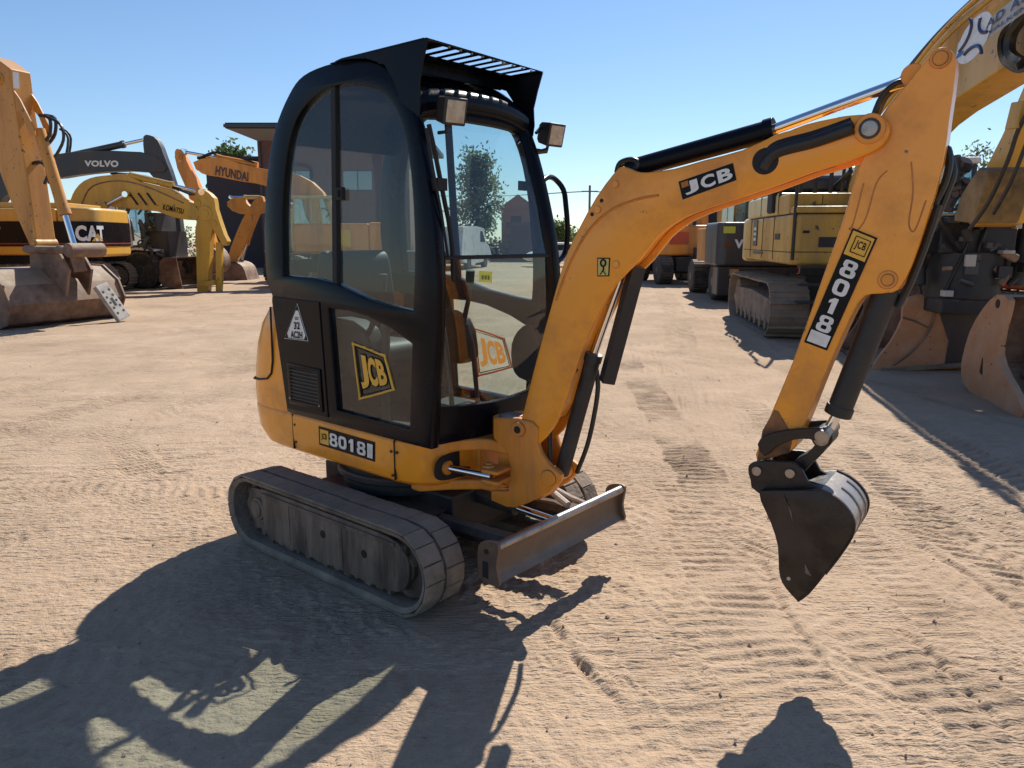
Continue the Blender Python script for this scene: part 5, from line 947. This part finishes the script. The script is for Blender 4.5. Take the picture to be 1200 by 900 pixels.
cs = [(5.964,3.641)][0]; M_navy = mat('navy_vinyl', (.03, .05, .14), .5)
lsq = [y3(p, -.584) for p in ls_]; c2 = bil(lsq, .27, .50); ax, ay = (Vector(lsq[1]) - Vector(lsq[0])).normalized(), (Vector(lsq[3]) - Vector(lsq[0])).normalized(); rad_ = .27
def onc(a, r): return tuple(c2 + ax * math.cos(a) * r * 1.35 + ay * math.sin(a) * r * .80)
rd = MB(); rd.add([onc(t, rad_) for t in np.linspace(0, 2 * math.pi, 33)[:-1]], [tuple(range(32))]); rdo = rd.build('round_emblem', M_wht, Z_)
em = MB()
for a0 in (R(90), R(210), R(330)):
    cc = Vector(onc(a0 + math.pi / 3, rad_ * 1.15)); pts = [cc + ax * math.cos(t) * rad_ * 1.02 + ay * math.sin(t) * rad_ * .6 + Vector((0, -.006, 0)) for t in np.linspace(0, 2 * math.pi, 40)]
    pts = [p for p in pts if ((p - c2).dot(ax) / 1.35) ** 2 + ((p - c2).dot(ay) / .80) ** 2 < (rad_ * .97) ** 2]
    k0 = max(range(len(pts)), key=lambda i: (pts[i] - pts[i - 1]).length); pts = pts[k0:] + pts[:k0]
    if len(pts) > 2: em.tube(pts, .018, 5)
em.build('emblem_lines', M_navy, rdo)
lsq2 = [(p[0], p[1] - .004, p[2]) for p in lsq]
for k, ch in enumerate(('A', 'D', 'A', 'B')): a0 = (.44, .56, .74, .87)[k]; text_quad('lettering', ch, subq(lsq2, a0, a0 + .105, .48, .92), M_navy, sgo, bold=.02)
text_quad('lettering', 'VALKEN', subq(lsq2, .48, .94, .12, .30), M_navy, sgo); bq = MB(); bq.add([bil(lsq2, .02, .02), bil(lsq2, .13, .02), bil(lsq2, .15, .22), bil(lsq2, .06, .30)], [(0, 1, 2, 3)]); bq.build('blue_patch', mat('blue_vinyl', (.03, .11, .38), .5), sgo)
hose(Z_, [(7.387,2.937),(7.142,2.690),(7.024,2.443),(6.748,2.074),(6.409,1.815)], .022, (-.55,)); hose(Z_, [(7.515,2.829),(7.314,2.556),(7.131,2.242),(6.861,1.948)], .02, (-.55,))
link_poly('arm_bracket', [(6.974,2.865),(7.182,2.845),(7.121,2.619),(6.908,2.633)], .06, M_kom, Z_, y=-.56, bev=.01, sm=0)
link_poly('worn_arm_end', [(6.626,2.285),(6.377,1.781),(5.918,1.818),(6.033,2.091),(6.369,2.341)], .44, mat('grimy_yellow', (.28, .16, .04), .6, dirt=(.06, .045, .03), amt=.7, scale=2.5, settle=.3), Z_, y=-.32, bev=.02, sm=0)
tl = MB(); cx_ = [(5.058,1.777)][0]; tx, tz = cx_
tl.box(tx - .28, tx + .28, -.42, .42, tz - .32, tz + .12); tl.tube([(tx, 0, tz - .85), (tx, 0, tz - .3)], .40, 20); tl.box(tx - .36, tx + .36, -.36, .42, tz - 1.02, tz - .84)
for s in (-1, 1): tl.tube([(tx + .1, s * .62, tz + .1), (tx + .1, s * .55, tz - .7)], .10, 10); tl.tube([(tx - .2, s * .48, tz + .25), (tx - .25, s * .62, tz - .55)], .07, 8)
tl.build('tilting_coupler', M_blkd, Z_, bevel=.03)
hz_ = MB(); rn = np.random.RandomState(5)
for k in range(12):
    p0 = Vector((tx + rn.uniform(-.2, .3), rn.uniform(-.5, .5), tz + rn.uniform(.2, .6))); p1 = Vector((tx + rn.uniform(-.3, .3), rn.uniform(-.65, .65), tz - rn.uniform(.2, .9))); mid = (p0 + p1) / 2 + Vector((rn.uniform(-.2, .35), rn.uniform(-.35, .1), .15)); hz_.tube([tuple(p) for p in cr([tuple(p0), tuple(mid), tuple(p1)], 5, False)], rn.uniform(.018, .035), 6)
hz_.build('coupler_hose', M_hose, Z_)
vb = MB(); rn = np.random.RandomState(8); v0 = [(5.672,2.364),(5.340,2.061)]
for k in range(26): t_ = rn.rand(); p = np.array(v0[0]) * (1 - t_) + np.array(v0[1]) * t_; vb.tube([(p[0] + rn.uniform(-.1, .1), -.30 - rn.rand() * .2, p[1] + rn.uniform(-.12, .12)), (p[0] + rn.uniform(-.2, .2), -.30 - rn.rand() * .25, p[1] + rn.uniform(-.18, .18))], rn.uniform(.035, .085), 8)
vb.build('valve_block', M_gry, Z_)
TK = (TR(6.05, 14.2, 0) @ RZ(-97)).inverted() @ TR(5.9, 9.25, 0) @ RZ(170)
pk2 = [(0.363,1.053),(0.993,0.919),(1.047,0.642),(1.152,0.360),(1.356,0.016),(1.228,-0.046),(0.670,0.014),(0.068,0.086),(-0.175,0.338),(-0.109,0.757),(0.072,1.014)]
b = MB(TK); back = cr(pk2[4:], 3, False); ib = [(p[0] * 1. + .0, p[1] + .05) if p[1] < .25 else (p[0] + .06, p[1] - .03) for p in back]; b.prism(back + ib[::-1], -1.75, .02); bkz = b.build('bucket', M_rusd, Z_, bevel=.01)
for y in (0., -1.7): b = MB(TK); b.prism(cr(pk2, 2), y - .03, y + .03); b.build('bucket_side_plate', M_rust if y == 0 else M_rusd, bkz, bevel=.01)
b = MB(TK); wv = [(0.668,0.884),(0.712,0.535),(0.902,0.241),(1.106,0.062)]; b.tube([y3(p, .033) for p in cr(wv, 4, False)], .018, 6); wv = [(1.040,0.667),(0.898,0.627),(0.712,0.535)]; b.tube([y3(p, .033) for p in wv], .014, 6); b.build('weld_seam', M_rusd, bkz)
b = MB(TK); wv = [(0.684,1.031),(-0.023,1.038),(-0.092,0.760),(-0.158,0.343),(0.084,0.092),(0.509,0.048),(0.484,0.381),(0.612,0.696)]; b.prism(wv, .03, .045); b.build('side_shadow_plate', M_gry, bkz, bevel=.01)  # added dark plate that paints the shadow on the rear of the side plate
b = MB(TK); wv = [(1.246,-0.036),(0.092,0.095),(0.079,0.149),(1.230,0.019)]; b.prism(wv, .03, .07); b.build('cutting_edge', M_dst, bkz)
pp_ = MB()
for o_ in (0, .12): pp_.tube([(p[0], -.345 - .02 * 0, p[1] - o_) for p in cr([(2.618,3.416),(3.573,3.738),(4.326,3.988),(5.113,4.145),(5.808,4.219)], 4, False)], .028, 6)
pp_.build('boom_pipe', M_kom, Z_)
rn = np.random.RandomState(21)
for k in range(40):
    q_ = MB(); x, y, z = tx + rn.uniform(.28, .46), rn.uniform(-.55, .6), tz + rn.uniform(-.85, .35); a, b_, c = rn.uniform(.02, .08, 3)
    if k % 2: q_.box(x - a, x + a, y - b_, y + b_, z - c, z + c)
    else: q_.tube([(x, y - b_, z), (x, y + b_ * 1.6, z + rn.uniform(-.12, .12))], a * .7, 8)
    q_.build('coupler_fitting', (M_gry, M_gry, M_blkd, M_blkd, M_rusd, M_grys)[k % 6], Z_, bevel=.008)
# ---- rusty bucket lying at the right edge
Q_ = thing('loose_bucket', 'rusty loader bucket lying on the dirt at the right edge, its open mouth turned away', 'bucket', (4.9, 7.6, 0), -100)
plQ = [(-0.020,1.079),(-0.310,0.907),(-0.559,0.645),(-0.676,0.328),(-0.647,0.141),(-0.429,0.010),(0.044,-0.021),(0.768,-0.021),(0.668,0.169),(0.385,0.323),(0.173,0.501),(0.178,0.757),(0.248,1.040)]
prQ = plQ[:8]; b = MB(); pq = cr(prQ, 3, False); iq = [(p[0] + .06, p[1] + (.05 if p[1] < .3 else -.02)) for p in pq]; b.prism(pq + iq[::-1], 0.0, 1.75); bo_ = b.build('bucket_shell', M_rusd, Q_, bevel=.01)
for y in (0, 1.72):
    e = MB(); e.prism(cr(plQ, 2), y - .035, y + .035); e.build('end_plate', M_rust, Q_, bevel=.012)
e = MB(); cq = np.mean(np.array(plQ), 0)
for k in range(5): e.tube([y3((prQ[2][0] + .1, prQ[2][1] - .05), .25 + .3 * k), y3((prQ[4][0] + .12, prQ[4][1] + .03), .25 + .3 * k), y3((prQ[6][0] + .1, prQ[6][1] + .1), .25 + .3 * k)], .03, 6)
e.build('inner_rib', M_rusd, Q_)
hq = [(0.042,0.990),(-0.154,0.336)]; eh_ = MB(); eh_.disc(hq[0], .045, -.041, -.03, 14); eh_.build('plate_hole', M_void, Q_); eh_ = MB(); eh_.prism([(hq[1][0] - .03, hq[1][1] - .08), (hq[1][0] + .04, hq[1][1] - .1), (hq[1][0] + .0, hq[1][1] + .08)], -.041, -.03); eh_.build('plate_hole', M_void, Q_)
# ---- red machine at the far right
S_ = thing('excavator', 'red-orange excavator half hidden behind the dark tilting coupler at the right', 'excavator', (8.2, 17.6, 0), -120)
for s in (-1, 1): bg_track(S_, s * 1.1, 3.8, .85, .5)
house(S_, -2.4, 1.7, 1.25, .72, 1.5, M_red, M_red); u = MB(); u.box(-2.0, 1.2, -1.2, .1, 1.5, 1.85); u.build('side_cowl', M_pal, S_, bevel=.05); bg_cab(S_, -.1, 1.6, -1.2, .4, 1.05, 3.1, M_gry, roofm=M_plas)
link_poly('boom', [(1.1, 1.4), (1.6, 2.3), (3.0, 2.9), (4.4, 2.2), (4.4, 1.9), (3.0, 2.4), (1.9, 1.7), (1.6, 1.3)], .34, M_red, S_, y=.8); link_poly('arm', [(4.2, 2.4), (4.6, 2.3), (4.0, .9), (3.8, .9)], .28, M_red, S_, y=.8); bg_bucket(S_, [(4.2, 1.0), (3.6, .9), (3.4, .4), (3.8, .05), (4.5, .1)], .9, M_rusd, y=.8)
R_ = thing('excavator', 'red excavator cut off by the right edge of the photo, above the loose rusty bucket', 'excavator', (9.55, 12.4, 0), -90)
for s in (-1, 1): bg_track(R_, s * 1.1, 3.8, .75, .5)
house(R_, -2.4, 1.7, 1.25, .8, 1.48, M_red, M_red); u = MB(); u.box(-1.8, 1.0, -1.2, .1, 1.48, 1.8); u.build('side_cowl', M_red, R_, bevel=.05); u = MB(); u.box(-1.6, 1.3, -1.262, -1.25, .98, 1.08); u.build('black_stripe', M_gry, R_); bg_cab(R_, -.1, 1.6, .1, 1.2, 1.0, 2.9, M_gry)
link_poly('boom', [(1.1, 1.4), (1.6, 2.3), (3.0, 2.6), (4.0, 1.9), (4.0, 1.6), (3.0, 2.2), (1.9, 1.6), (1.6, 1.3)], .3, M_red, R_, y=.5); link_poly('arm', [(3.8, 2.0), (4.2, 1.9), (3.8, .8), (3.5, .8)], .25, M_red, R_, y=.5)
# ---- W: dark-tailed machine facing away
W_ = thing('wheel_excavator', 'wheeled excavator with orange cab, its dark grey tail lettered VOLVO turned to the lane', 'excavator', (6.72, 22.0, 0), 88)
for x in (-1.2, 1.8):
    for y in (-.95, .95): wheel(W_, x, y, .5, .5, M_gry)
u = MB(); u.box(-1.9, 2.4, -.6, .6, .45, .95); u.build('chassis', M_blkd, W_)
u = MB(); u.slab([(-2.3, -1.15), (-2.42, -.9), (-2.42, 1.2), (-2.3, 1.38), (-.9, 1.38), (-.9, -1.15)], .95, 2.06); tl_ = u.build('counterweight', M_gry, W_, bevel=.07, seg=3)
u = MB(); u.box(-2.3, -1.7, -.9, 1.32, .18, .93); u.build('tail_guard', M_gry, W_, bevel=.04)
u = MB(); u.box(-.9, 1.5, -1.15, 1.1, 1.0, 1.95); u.box(-.9, .0, -1.1, .2, 1.95, 2.2); u.build('house', M_ror, W_, bevel=.04)
bg_cab(W_, -.6, 1.0, -.65, .55, 1.1, 2.98, M_ror, roofm=M_kom)
text_quad('lettering', 'VOLVO', [(-2.44, .96, 1.40), (-2.44, -.15, 1.40), (-2.44, -.15, 1.63), (-2.44, .96, 1.63)], M_wht, tl_, bold=.05)
u = MB(); u.box(-2.43, -2.42, .95, 1.25, 1.78, 1.95); u.build('yellow_plate', mat('lamp_yellow', (.5, .5, .05), .5), tl_); u = MB(); u.box(-2.432, -2.40, 1.00, 1.19, 1.42, 1.58); u.build('tail_lamp', mat('dark_red_lens', (.06, .008, .01), .3), tl_); u = MB(); u.box(-2.34, -2.30, .78, 1.02, .70, .88); u.build('reflector', mat('amber_lens', (.35, .2, .06), .4), W_)
link_poly('boom', [(1.0, 1.5), (1.3, 2.6), (2.6, 3.4), (4.5, 3.0), (4.5, 2.7), (2.6, 3.0), (1.7, 2.3), (1.5, 1.4)], .36, M_ror, W_, y=-.3); link_poly('arm', [(4.3, 3.2), (4.7, 3.1), (4.3, 1.2), (4.1, 1.2)], .28, M_ror, W_, y=-.3); bg_bucket(W_, [(4.5, 1.3), (3.9, 1.2), (3.7, .6), (4.1, .1), (4.8, .1)], .9, M_rusd, y=-.3)
# ---- O: orange wheeled machine with an upright boom
O_ = thing('wheel_excavator', 'orange wheeled excavator with an upright boom, parked beyond the dark grey tail', 'excavator', (6.3, 29.6, 0), 97)
for x in (-1.4, 1.5):
    for y in (-.9, .9): wheel(O_, x, y, .52, .5, M_gry)
u = MB(); u.box(-2.0, 2.1, -.6, .6, .5, 1.0); u.build('chassis', M_blkd, O_); house(O_, -1.7, 1.3, 1.12, 1.1, 2.1, M_hyu, M_hyu); u = MB(); u.box(-1.95, -1.6, -1.2, -.1, .35, 1.35); u.build('tool_box', M_gry, O_, bevel=.04); u = MB(); u.box(-1.72, -1.69, .1, .8, 1.45, 1.9); u.build('vent_panel', M_red, O_); bg_cab(O_, .5, 1.5, .1, 1.1, 1.0, 2.4, M_gry)
link_poly('boom', [(-.6, 1.7), (-.7, 2.6), (-.4, 3.4), (-.1, 3.4), (-.1, 2.7), (.3, 1.7)], .5, M_hyu, O_, y=-.75); bg_cyl(O_, [(-.8, 2.0), (-.5, 3.2)], .08, .05, -.45, M_gry); link_poly('arm', [(-.6, 3.5), (.1, 3.4), (1.6, 2.4), (1.5, 2.2)], .26, M_hyu, O_, y=-.75)
u = MB(); u.box(1.6, 2.3, -1.1, 1.1, .35, 1.25); u.build('dozer_blade', M_blkd, O_, bevel=.03)
# ---- far loader
F_ = thing('wheel_loader', 'small green and black loader at the far end of the lane', 'loader', (6.95, 39.5, 0), 250)
for x in (-1.0, 1.1):
    for y in (-.8, .8): wheel(F_, x, y, .55, .45, M_pal)
u = MB(); u.box(-1.9, 1.2, -.75, .75, .55, 1.5); u.build('body', mat('olive_paint', (.12, .13, .05), .5), F_, bevel=.06); bg_cab(F_, -.8, .7, -.75, .75, 1.3, 2.7, M_gry, roofm=M_kom); bg_bucket(F_, [(2.2, 1.0), (1.7, .9), (1.6, .4), (1.8, .1), (2.6, .08)], 2.0, M_gry)
# ---- pale car and parts far off beyond the grab handle
P_ = thing('parked_car', 'small pale car standing far off under the roadside bush, seen beside the grab handle', 'car', (3.1, 47.0, 0), 20)
u = MB(); u.prism(cr([(-2.0, .35), (-2.05, .8), (-1.6, .95), (-1.0, 1.4), (.5, 1.42), (1.1, .98), (1.95, .8), (2.05, .4)], 3), -.8, .8); u.build('body', M_plas, P_, bevel=.06)
u = MB(); u.prism([(-1.35, .98), (-.9, 1.32), (.45, 1.34), (.9, 1.0)], -.81, .81); u.build('window', M_void, P_)
for x in (-1.25, 1.25):
    for y in (-.72, .72): wheel(P_, x, y, .32, .2, M_gry)
X_ = thing('parked_van', 'white van parked far behind the mini excavator, seen through its windscreen', 'van', (-2.9, 44.0, 0), 75)
u = MB(); u.prism(cr([(-2.4, .4), (-2.45, 2.1), (-2.3, 2.3), (1.0, 2.3), (1.7, 1.5), (2.4, 1.2), (2.5, .5)], 3), -.95, .95); u.build('body', M_plas, X_, bevel=.08)
u = MB(); u.prism([(.6, 1.5), (.6, 2.1), (1.0, 2.1), (1.55, 1.5)], -.96, .96); u.box(-2.47, -2.44, -.7, .7, 1.45, 2.0); u.build('window', M_void, X_)
for x in (-1.5, 1.6):
    for y in (-.85, .85): wheel(X_, x, y, .36, .24, M_gry)
# ================================================================== buildings, walls, poles, trees
B_ = thing('brick_building', 'dark red brick building with flat overhanging roof behind the excavators', 'building', (-12.4, 44.0, 0), 0)
u = MB(); u.box(-1.85, 6.6, 0, 12, 0, 7.1); u.build('wall', M_brk, B_)
u = MB(); u.box(-5.3, -1.87, 1.2, 10, 0, 6.15); u.box(-5.6, -1.87, .8, 10.4, 6.15, 6.3); u.build('side_wing', M_dkwall, B_)
u = MB(); u.box(-2.9, 7.4, -1.9, 13.5, 7.45, 7.75); u.build('roof', M_roof, B_, bevel=.02)
u = MB(); u.add([(-2.85, -1.85, 7.445), (7.35, -1.85, 7.445), (6.6, .02, 7.05), (-1.85, .02, 7.05)], [(0, 1, 2, 3)]); u.add([(-2.85, -1.85, 7.445), (-1.86, .02, 7.05), (-1.86, 12, 7.05), (-2.85, 13, 7.445)], [(0, 1, 2, 3)]); u.build('soffit', M_soff, B_)
for x in (-.6, 2.9):
    u = MB(); u.box(x, x + 1.6, -.03, .05, 4.4, 5.4); w_ = u.build('window', G_bg, B_); u = MB(); u.box(x - .08, x + 1.68, -.02, .03, 4.32, 5.48); u.box(x + .77, x + .83, -.05, .0, 4.4, 5.4); u.build('window_frame', M_gry, B_)
for x in (6.4, -1.7): u = MB(); u.tube([(x, -.08, 0), (x, -.08, 7.0)], .05, 8); u.build('downpipe', M_gry, B_)
u = MB(); u.box(-2.95, 7.45, -2.0, -1.88, 7.5, 7.66); u.build('gutter', M_gry, B_)
u = MB(); u.box(5.2, 6.2, -.04, .04, 0, 2.2); u.build('door', M_gry, B_)
J_ = thing('yard_wall', 'low dark wall running behind the machines at the foot of the brick building', 'wall', (-12, 40.5, 0), 0)
u = MB(); u.box(-1, 8.5, -.1, .1, 0, 1.0); u.build('panel', M_dkwall, J_); u = MB(); u.box(-1.05, 8.55, -.14, .14, 1.0, 1.06); u.build('coping', M_gwall, J_)
N_ = thing('brick_house', 'small red brick house far behind the mini excavator, seen through its windscreen', 'house', (.3, 66, 0), 0)
u = MB(); u.box(-1.2, 1.6, 0, 5, 0, 4.2); u.build('wall', M_brk2, N_); u = MB(); u.add([(-1.5, -.3, 4.2), (1.9, -.3, 4.2), (1.9, 5.3, 4.2), (-1.5, 5.3, 4.2), (.2, -.3, 5.4), (.2, 5.3, 5.4)], [(0, 1, 4), (1, 2, 5, 4), (2, 3, 5), (3, 0, 4, 5)]); u.build('roof', M_brk2, N_)
u = MB(); u.box(-.4, .5, -.03, .0, 2.6, 3.6); u.build('window', M_void, N_)
D_ = thing('shed', 'long low dark shed far behind, seen through the windscreen right of the brick house', 'shed', (3.0, 58, 0), 0)
u = MB(); u.box(-3.2, 0.6, 0, 6, 0, 2.7); u.build('wall', M_dkwall, D_); u = MB(); u.box(-3.5, .9, -.3, 6.3, 2.7, 2.9); u.build('roof', M_gry, D_)
I_ = thing('gabled_house', 'pale grey gabled house far off above the orange wheeled excavator', 'house', (19.5, 75, 0), -8)
u = MB(); u.prism([(-4, 0), (4, 0), (4, 4.6), (0, 6.9), (-4, 4.6)], 0, 12); u.build('wall', M_gwall, I_)
u = MB(); u.prism([(-4.5, 4.45), (0, 7.1), (4.5, 4.45), (4.5, 4.65), (0, 7.3), (-4.5, 4.65)], -.4, 12.4); u.build('roof', M_roof, I_)
u = MB(); u.box(-.9, .9, -.04, 0, 2.9, 4.4); u.build('window', M_void, I_)
E_ = thing('power_pole', 'wooden power pole with overhead wires, far off left of the orange boom', 'pole', (9.6, 96, 0), 0)
u = MB(); u.tube([(0, 0, 0), (0, 0, 8.2)], .14, 8); u.box(-1.0, 1.0, -.06, .06, 7.4, 7.55); u.build('post', M_wood, E_)
u = MB()
for dx in (-.8, .8): u.tube([(-28 + 0, 0, 7.2), (-20, 0, 6.9), (-10, 0, 6.95), (dx, 0, 7.5)], .03, 5); u.tube([(dx, 0, 7.5), (10, 2, 7.0), (24, 5, 7.2)], .03, 5)
u.build('wire', M_hose, E_)
E2 = thing('power_pole', 'distant wooden power pole hidden behind the cab that carries the other end of the wires', 'pole', (-18.4, 96, 0), 0)
u = MB(); u.tube([(0, 0, 0), (0, 0, 7.6)], .14, 8); u.box(-1.0, 1.0, -.06, .06, 7.1, 7.25); u.build('post', M_wood, E2)
T_ = thing('lamp_post', 'slim grey lamp post standing above the far loader', 'lamp post', (12.1, 52, 0), 0)
u = MB(); u.tube([(0, 0, 0), (0, 0, 4.9)], [.09, .06], 8); u.build('post', M_gry, T_); u = MB(); u.box(-.5, .05, -.08, .08, 4.85, 4.95); u.build('lamp_head', M_gry, T_)
def tree(name, label, loc, ht, rad_, trunk, n, leaf, lm=None, seed=0, cols=1., group=None):
    rn = np.random.RandomState(seed); t = thing(name, label, 'tree' if ht > 3 else 'bush', loc, rn.rand() * 360, group)
    tr = MB(); tr.tube([(0, 0, 0), (.05, 0, ht * .3), (.0, .08, ht * .6), (0, 0, ht * .95)], [trunk, trunk * .8, trunk * .45, trunk * .1], 8); br_ = []
    for k in range(14):
        z = ht * (.22 + .7 * k / 14); a = k * 2.4; r = rad_ * (.95 - .65 * k / 14) * rn.uniform(.7, 1.1); e = Vector((math.cos(a) * r, math.sin(a) * r, z + r * rn.uniform(.3, .8))); tr.tube([(0, 0, z), tuple(e * .5 + Vector((0, 0, z * .5 + .05))), tuple(e)], [trunk * .35, trunk * .22, trunk * .06], 5); br_.append((Vector((0, 0, z)), e))
    tr.build('trunk', M_bark, t); c = MB()
    for k in range(n):
        p0, e = br_[rn.randint(len(br_))]; q = rn.rand() ** .6; ce = p0.lerp(e, q) + Vector(rn.normal(0, .16 * rad_, 3)); ce.z = max(ce.z, ht * .12)
        d1 = Vector(rn.normal(0, 1, 3)).normalized(); d2 = d1.cross(Vector(rn.normal(0, 1, 3))).normalized(); s = leaf * rn.uniform(.6, 1.4)
        c.add([ce - d1 * s, ce + d2 * s * .5, ce + d1 * s, ce - d2 * s * .5], [(0, 1, 2, 3)])
    c.build('crown', lm or M_leaf, t); return t
tree('tree', 'bushy green tree behind the roof of the brick building', (-18.6, 52, 0), 8.3, 2.0, .2, 2600, .17, seed=1)
tree('tree', 'tall poplar-like green tree seen through the mini excavator windscreen', (-2.2, 50, 0), 7.6, 2.1, .2, 5200, .13, M_leaf2, seed=2)
tree('bush', 'green roadside bush beside the grab handle of the cab', (3.4, 55, 0), 2.9, 1.6, .1, 1500, .13, seed=3)
tree('tree', 'sparse distant tree whose thin top shows above the white roof of the yellow excavator cab', (22.5, 38, 0), 6.5, 1.8, .15, 900, .10, M_leaf2, seed=4)
tree('bush', 'low green bush at the far end of the yard left of the far loader', (6.3, 70, 0), 2.2, 1.8, .1, 1200, .14, seed=6)
hd = thing('hedge', 'dark low hedge along the far end of the yard behind the windscreen', 'hedge', (-8, 62, 0), 0); rn = np.random.RandomState(3); c = MB()
for k in range(5200):
    ce = Vector((rn.uniform(0, 22), rn.normal(0, .5), rn.rand() ** .8 * (1.5 + .5 * math.sin(k)))); d1 = Vector(rn.normal(0, 1, 3)).normalized(); d2 = d1.cross(Vector(rn.normal(0, 1, 3))).normalized(); s = .16
    c.add([ce - d1 * s, ce + d2 * s * .6, ce + d1 * s, ce - d2 * s * .6], [(0, 1, 2, 3)])
c.build('foliage', M_leaf2, hd); tr = MB()
for k in range(22): tr.tube([(k + .5, 0, 0), (k + .55, .05, 1.2)], .04, 5)
tr.build('stems', M_bark, hd)
hd2 = thing('hedge', 'long dark hedge closing the yard far behind the excavators on the left', 'hedge', (-62, 60, 0), 0); rn = np.random.RandomState(9); c = MB()
for k in range(9000):
    ce = Vector((rn.uniform(0, 46), rn.normal(0, .6), rn.rand() ** .8 * (2.2 + .5 * math.sin(k)))); d1 = Vector(rn.normal(0, 1, 3)).normalized(); d2 = d1.cross(Vector(rn.normal(0, 1, 3))).normalized(); s = .13
    c.add([ce - d1 * s, ce + d2 * s * .6, ce + d1 * s, ce - d2 * s * .6], [(0, 1, 2, 3)])
c.build('foliage', M_leaf2, hd2); tr = MB()
for k in range(46): tr.tube([(k + .5, 0, 0), (k + .55, .05, 1.6)], .05, 5)
tr.build('stems', M_bark, hd2)
# ================================================================== light, sky, camera
AZ, EL = 24.5, 44.5
d = Vector((math.sin(R(AZ)) * math.cos(R(EL)), math.cos(R(AZ)) * math.cos(R(EL)), math.sin(R(EL))))
sl = bpy.data.lights.new('sun', 'SUN'); sl.energy = 4.0; sl.angle = R(.53); sl.color = (1., .94, .84)
so = bpy.data.objects.new('sun', sl); COL.objects.link(so); so.rotation_euler = d.to_track_quat('Z', 'Y').to_euler(); so.location = (0, 0, 30)
w = bpy.data.worlds.new('World'); scn.world = w; w.use_nodes = True; nt = w.node_tree; bg = nt.nodes['Background']
sk = nt.nodes.new('ShaderNodeTexSky'); sk.sky_type = 'NISHITA'; sk.sun_disc = False; sk.sun_elevation = R(EL); sk.sun_rotation = R(AZ); sk.altitude = 50; sk.air_density = 1.0; sk.dust_density = .12; sk.ozone_density = 5.5
nt.links.new(sk.outputs[0], bg.inputs['Color']); bg.inputs['Strength'].default_value = .073
cd = bpy.data.cameras.new('camera'); cam = bpy.data.objects.new('camera', cd); COL.objects.link(cam)
cam.location = (0, 0, 1.6185); cam.rotation_euler = (R(90 - 10.8189), 0, 0); cd.sensor_width = 36; cd.lens = 884.86 / 1200 * 36; cd.clip_start = .05; cd.clip_end = 3000
scn.camera = cam
scn.view_settings.view_transform = 'Standard'; scn.view_settings.look = 'None'; scn.view_settings.exposure = .82; scn.view_settings.gamma = 1
scn.render.engine = 'CYCLES'; scn.cycles.max_bounces = 8; scn.cycles.transparent_max_bounces = 16; scn.cycles.use_denoising = True; scn.cycles.denoising_input_passes = 'RGB_ALBEDO_NORMAL'; scn.cycles.denoising_prefilter = 'ACCURATE'
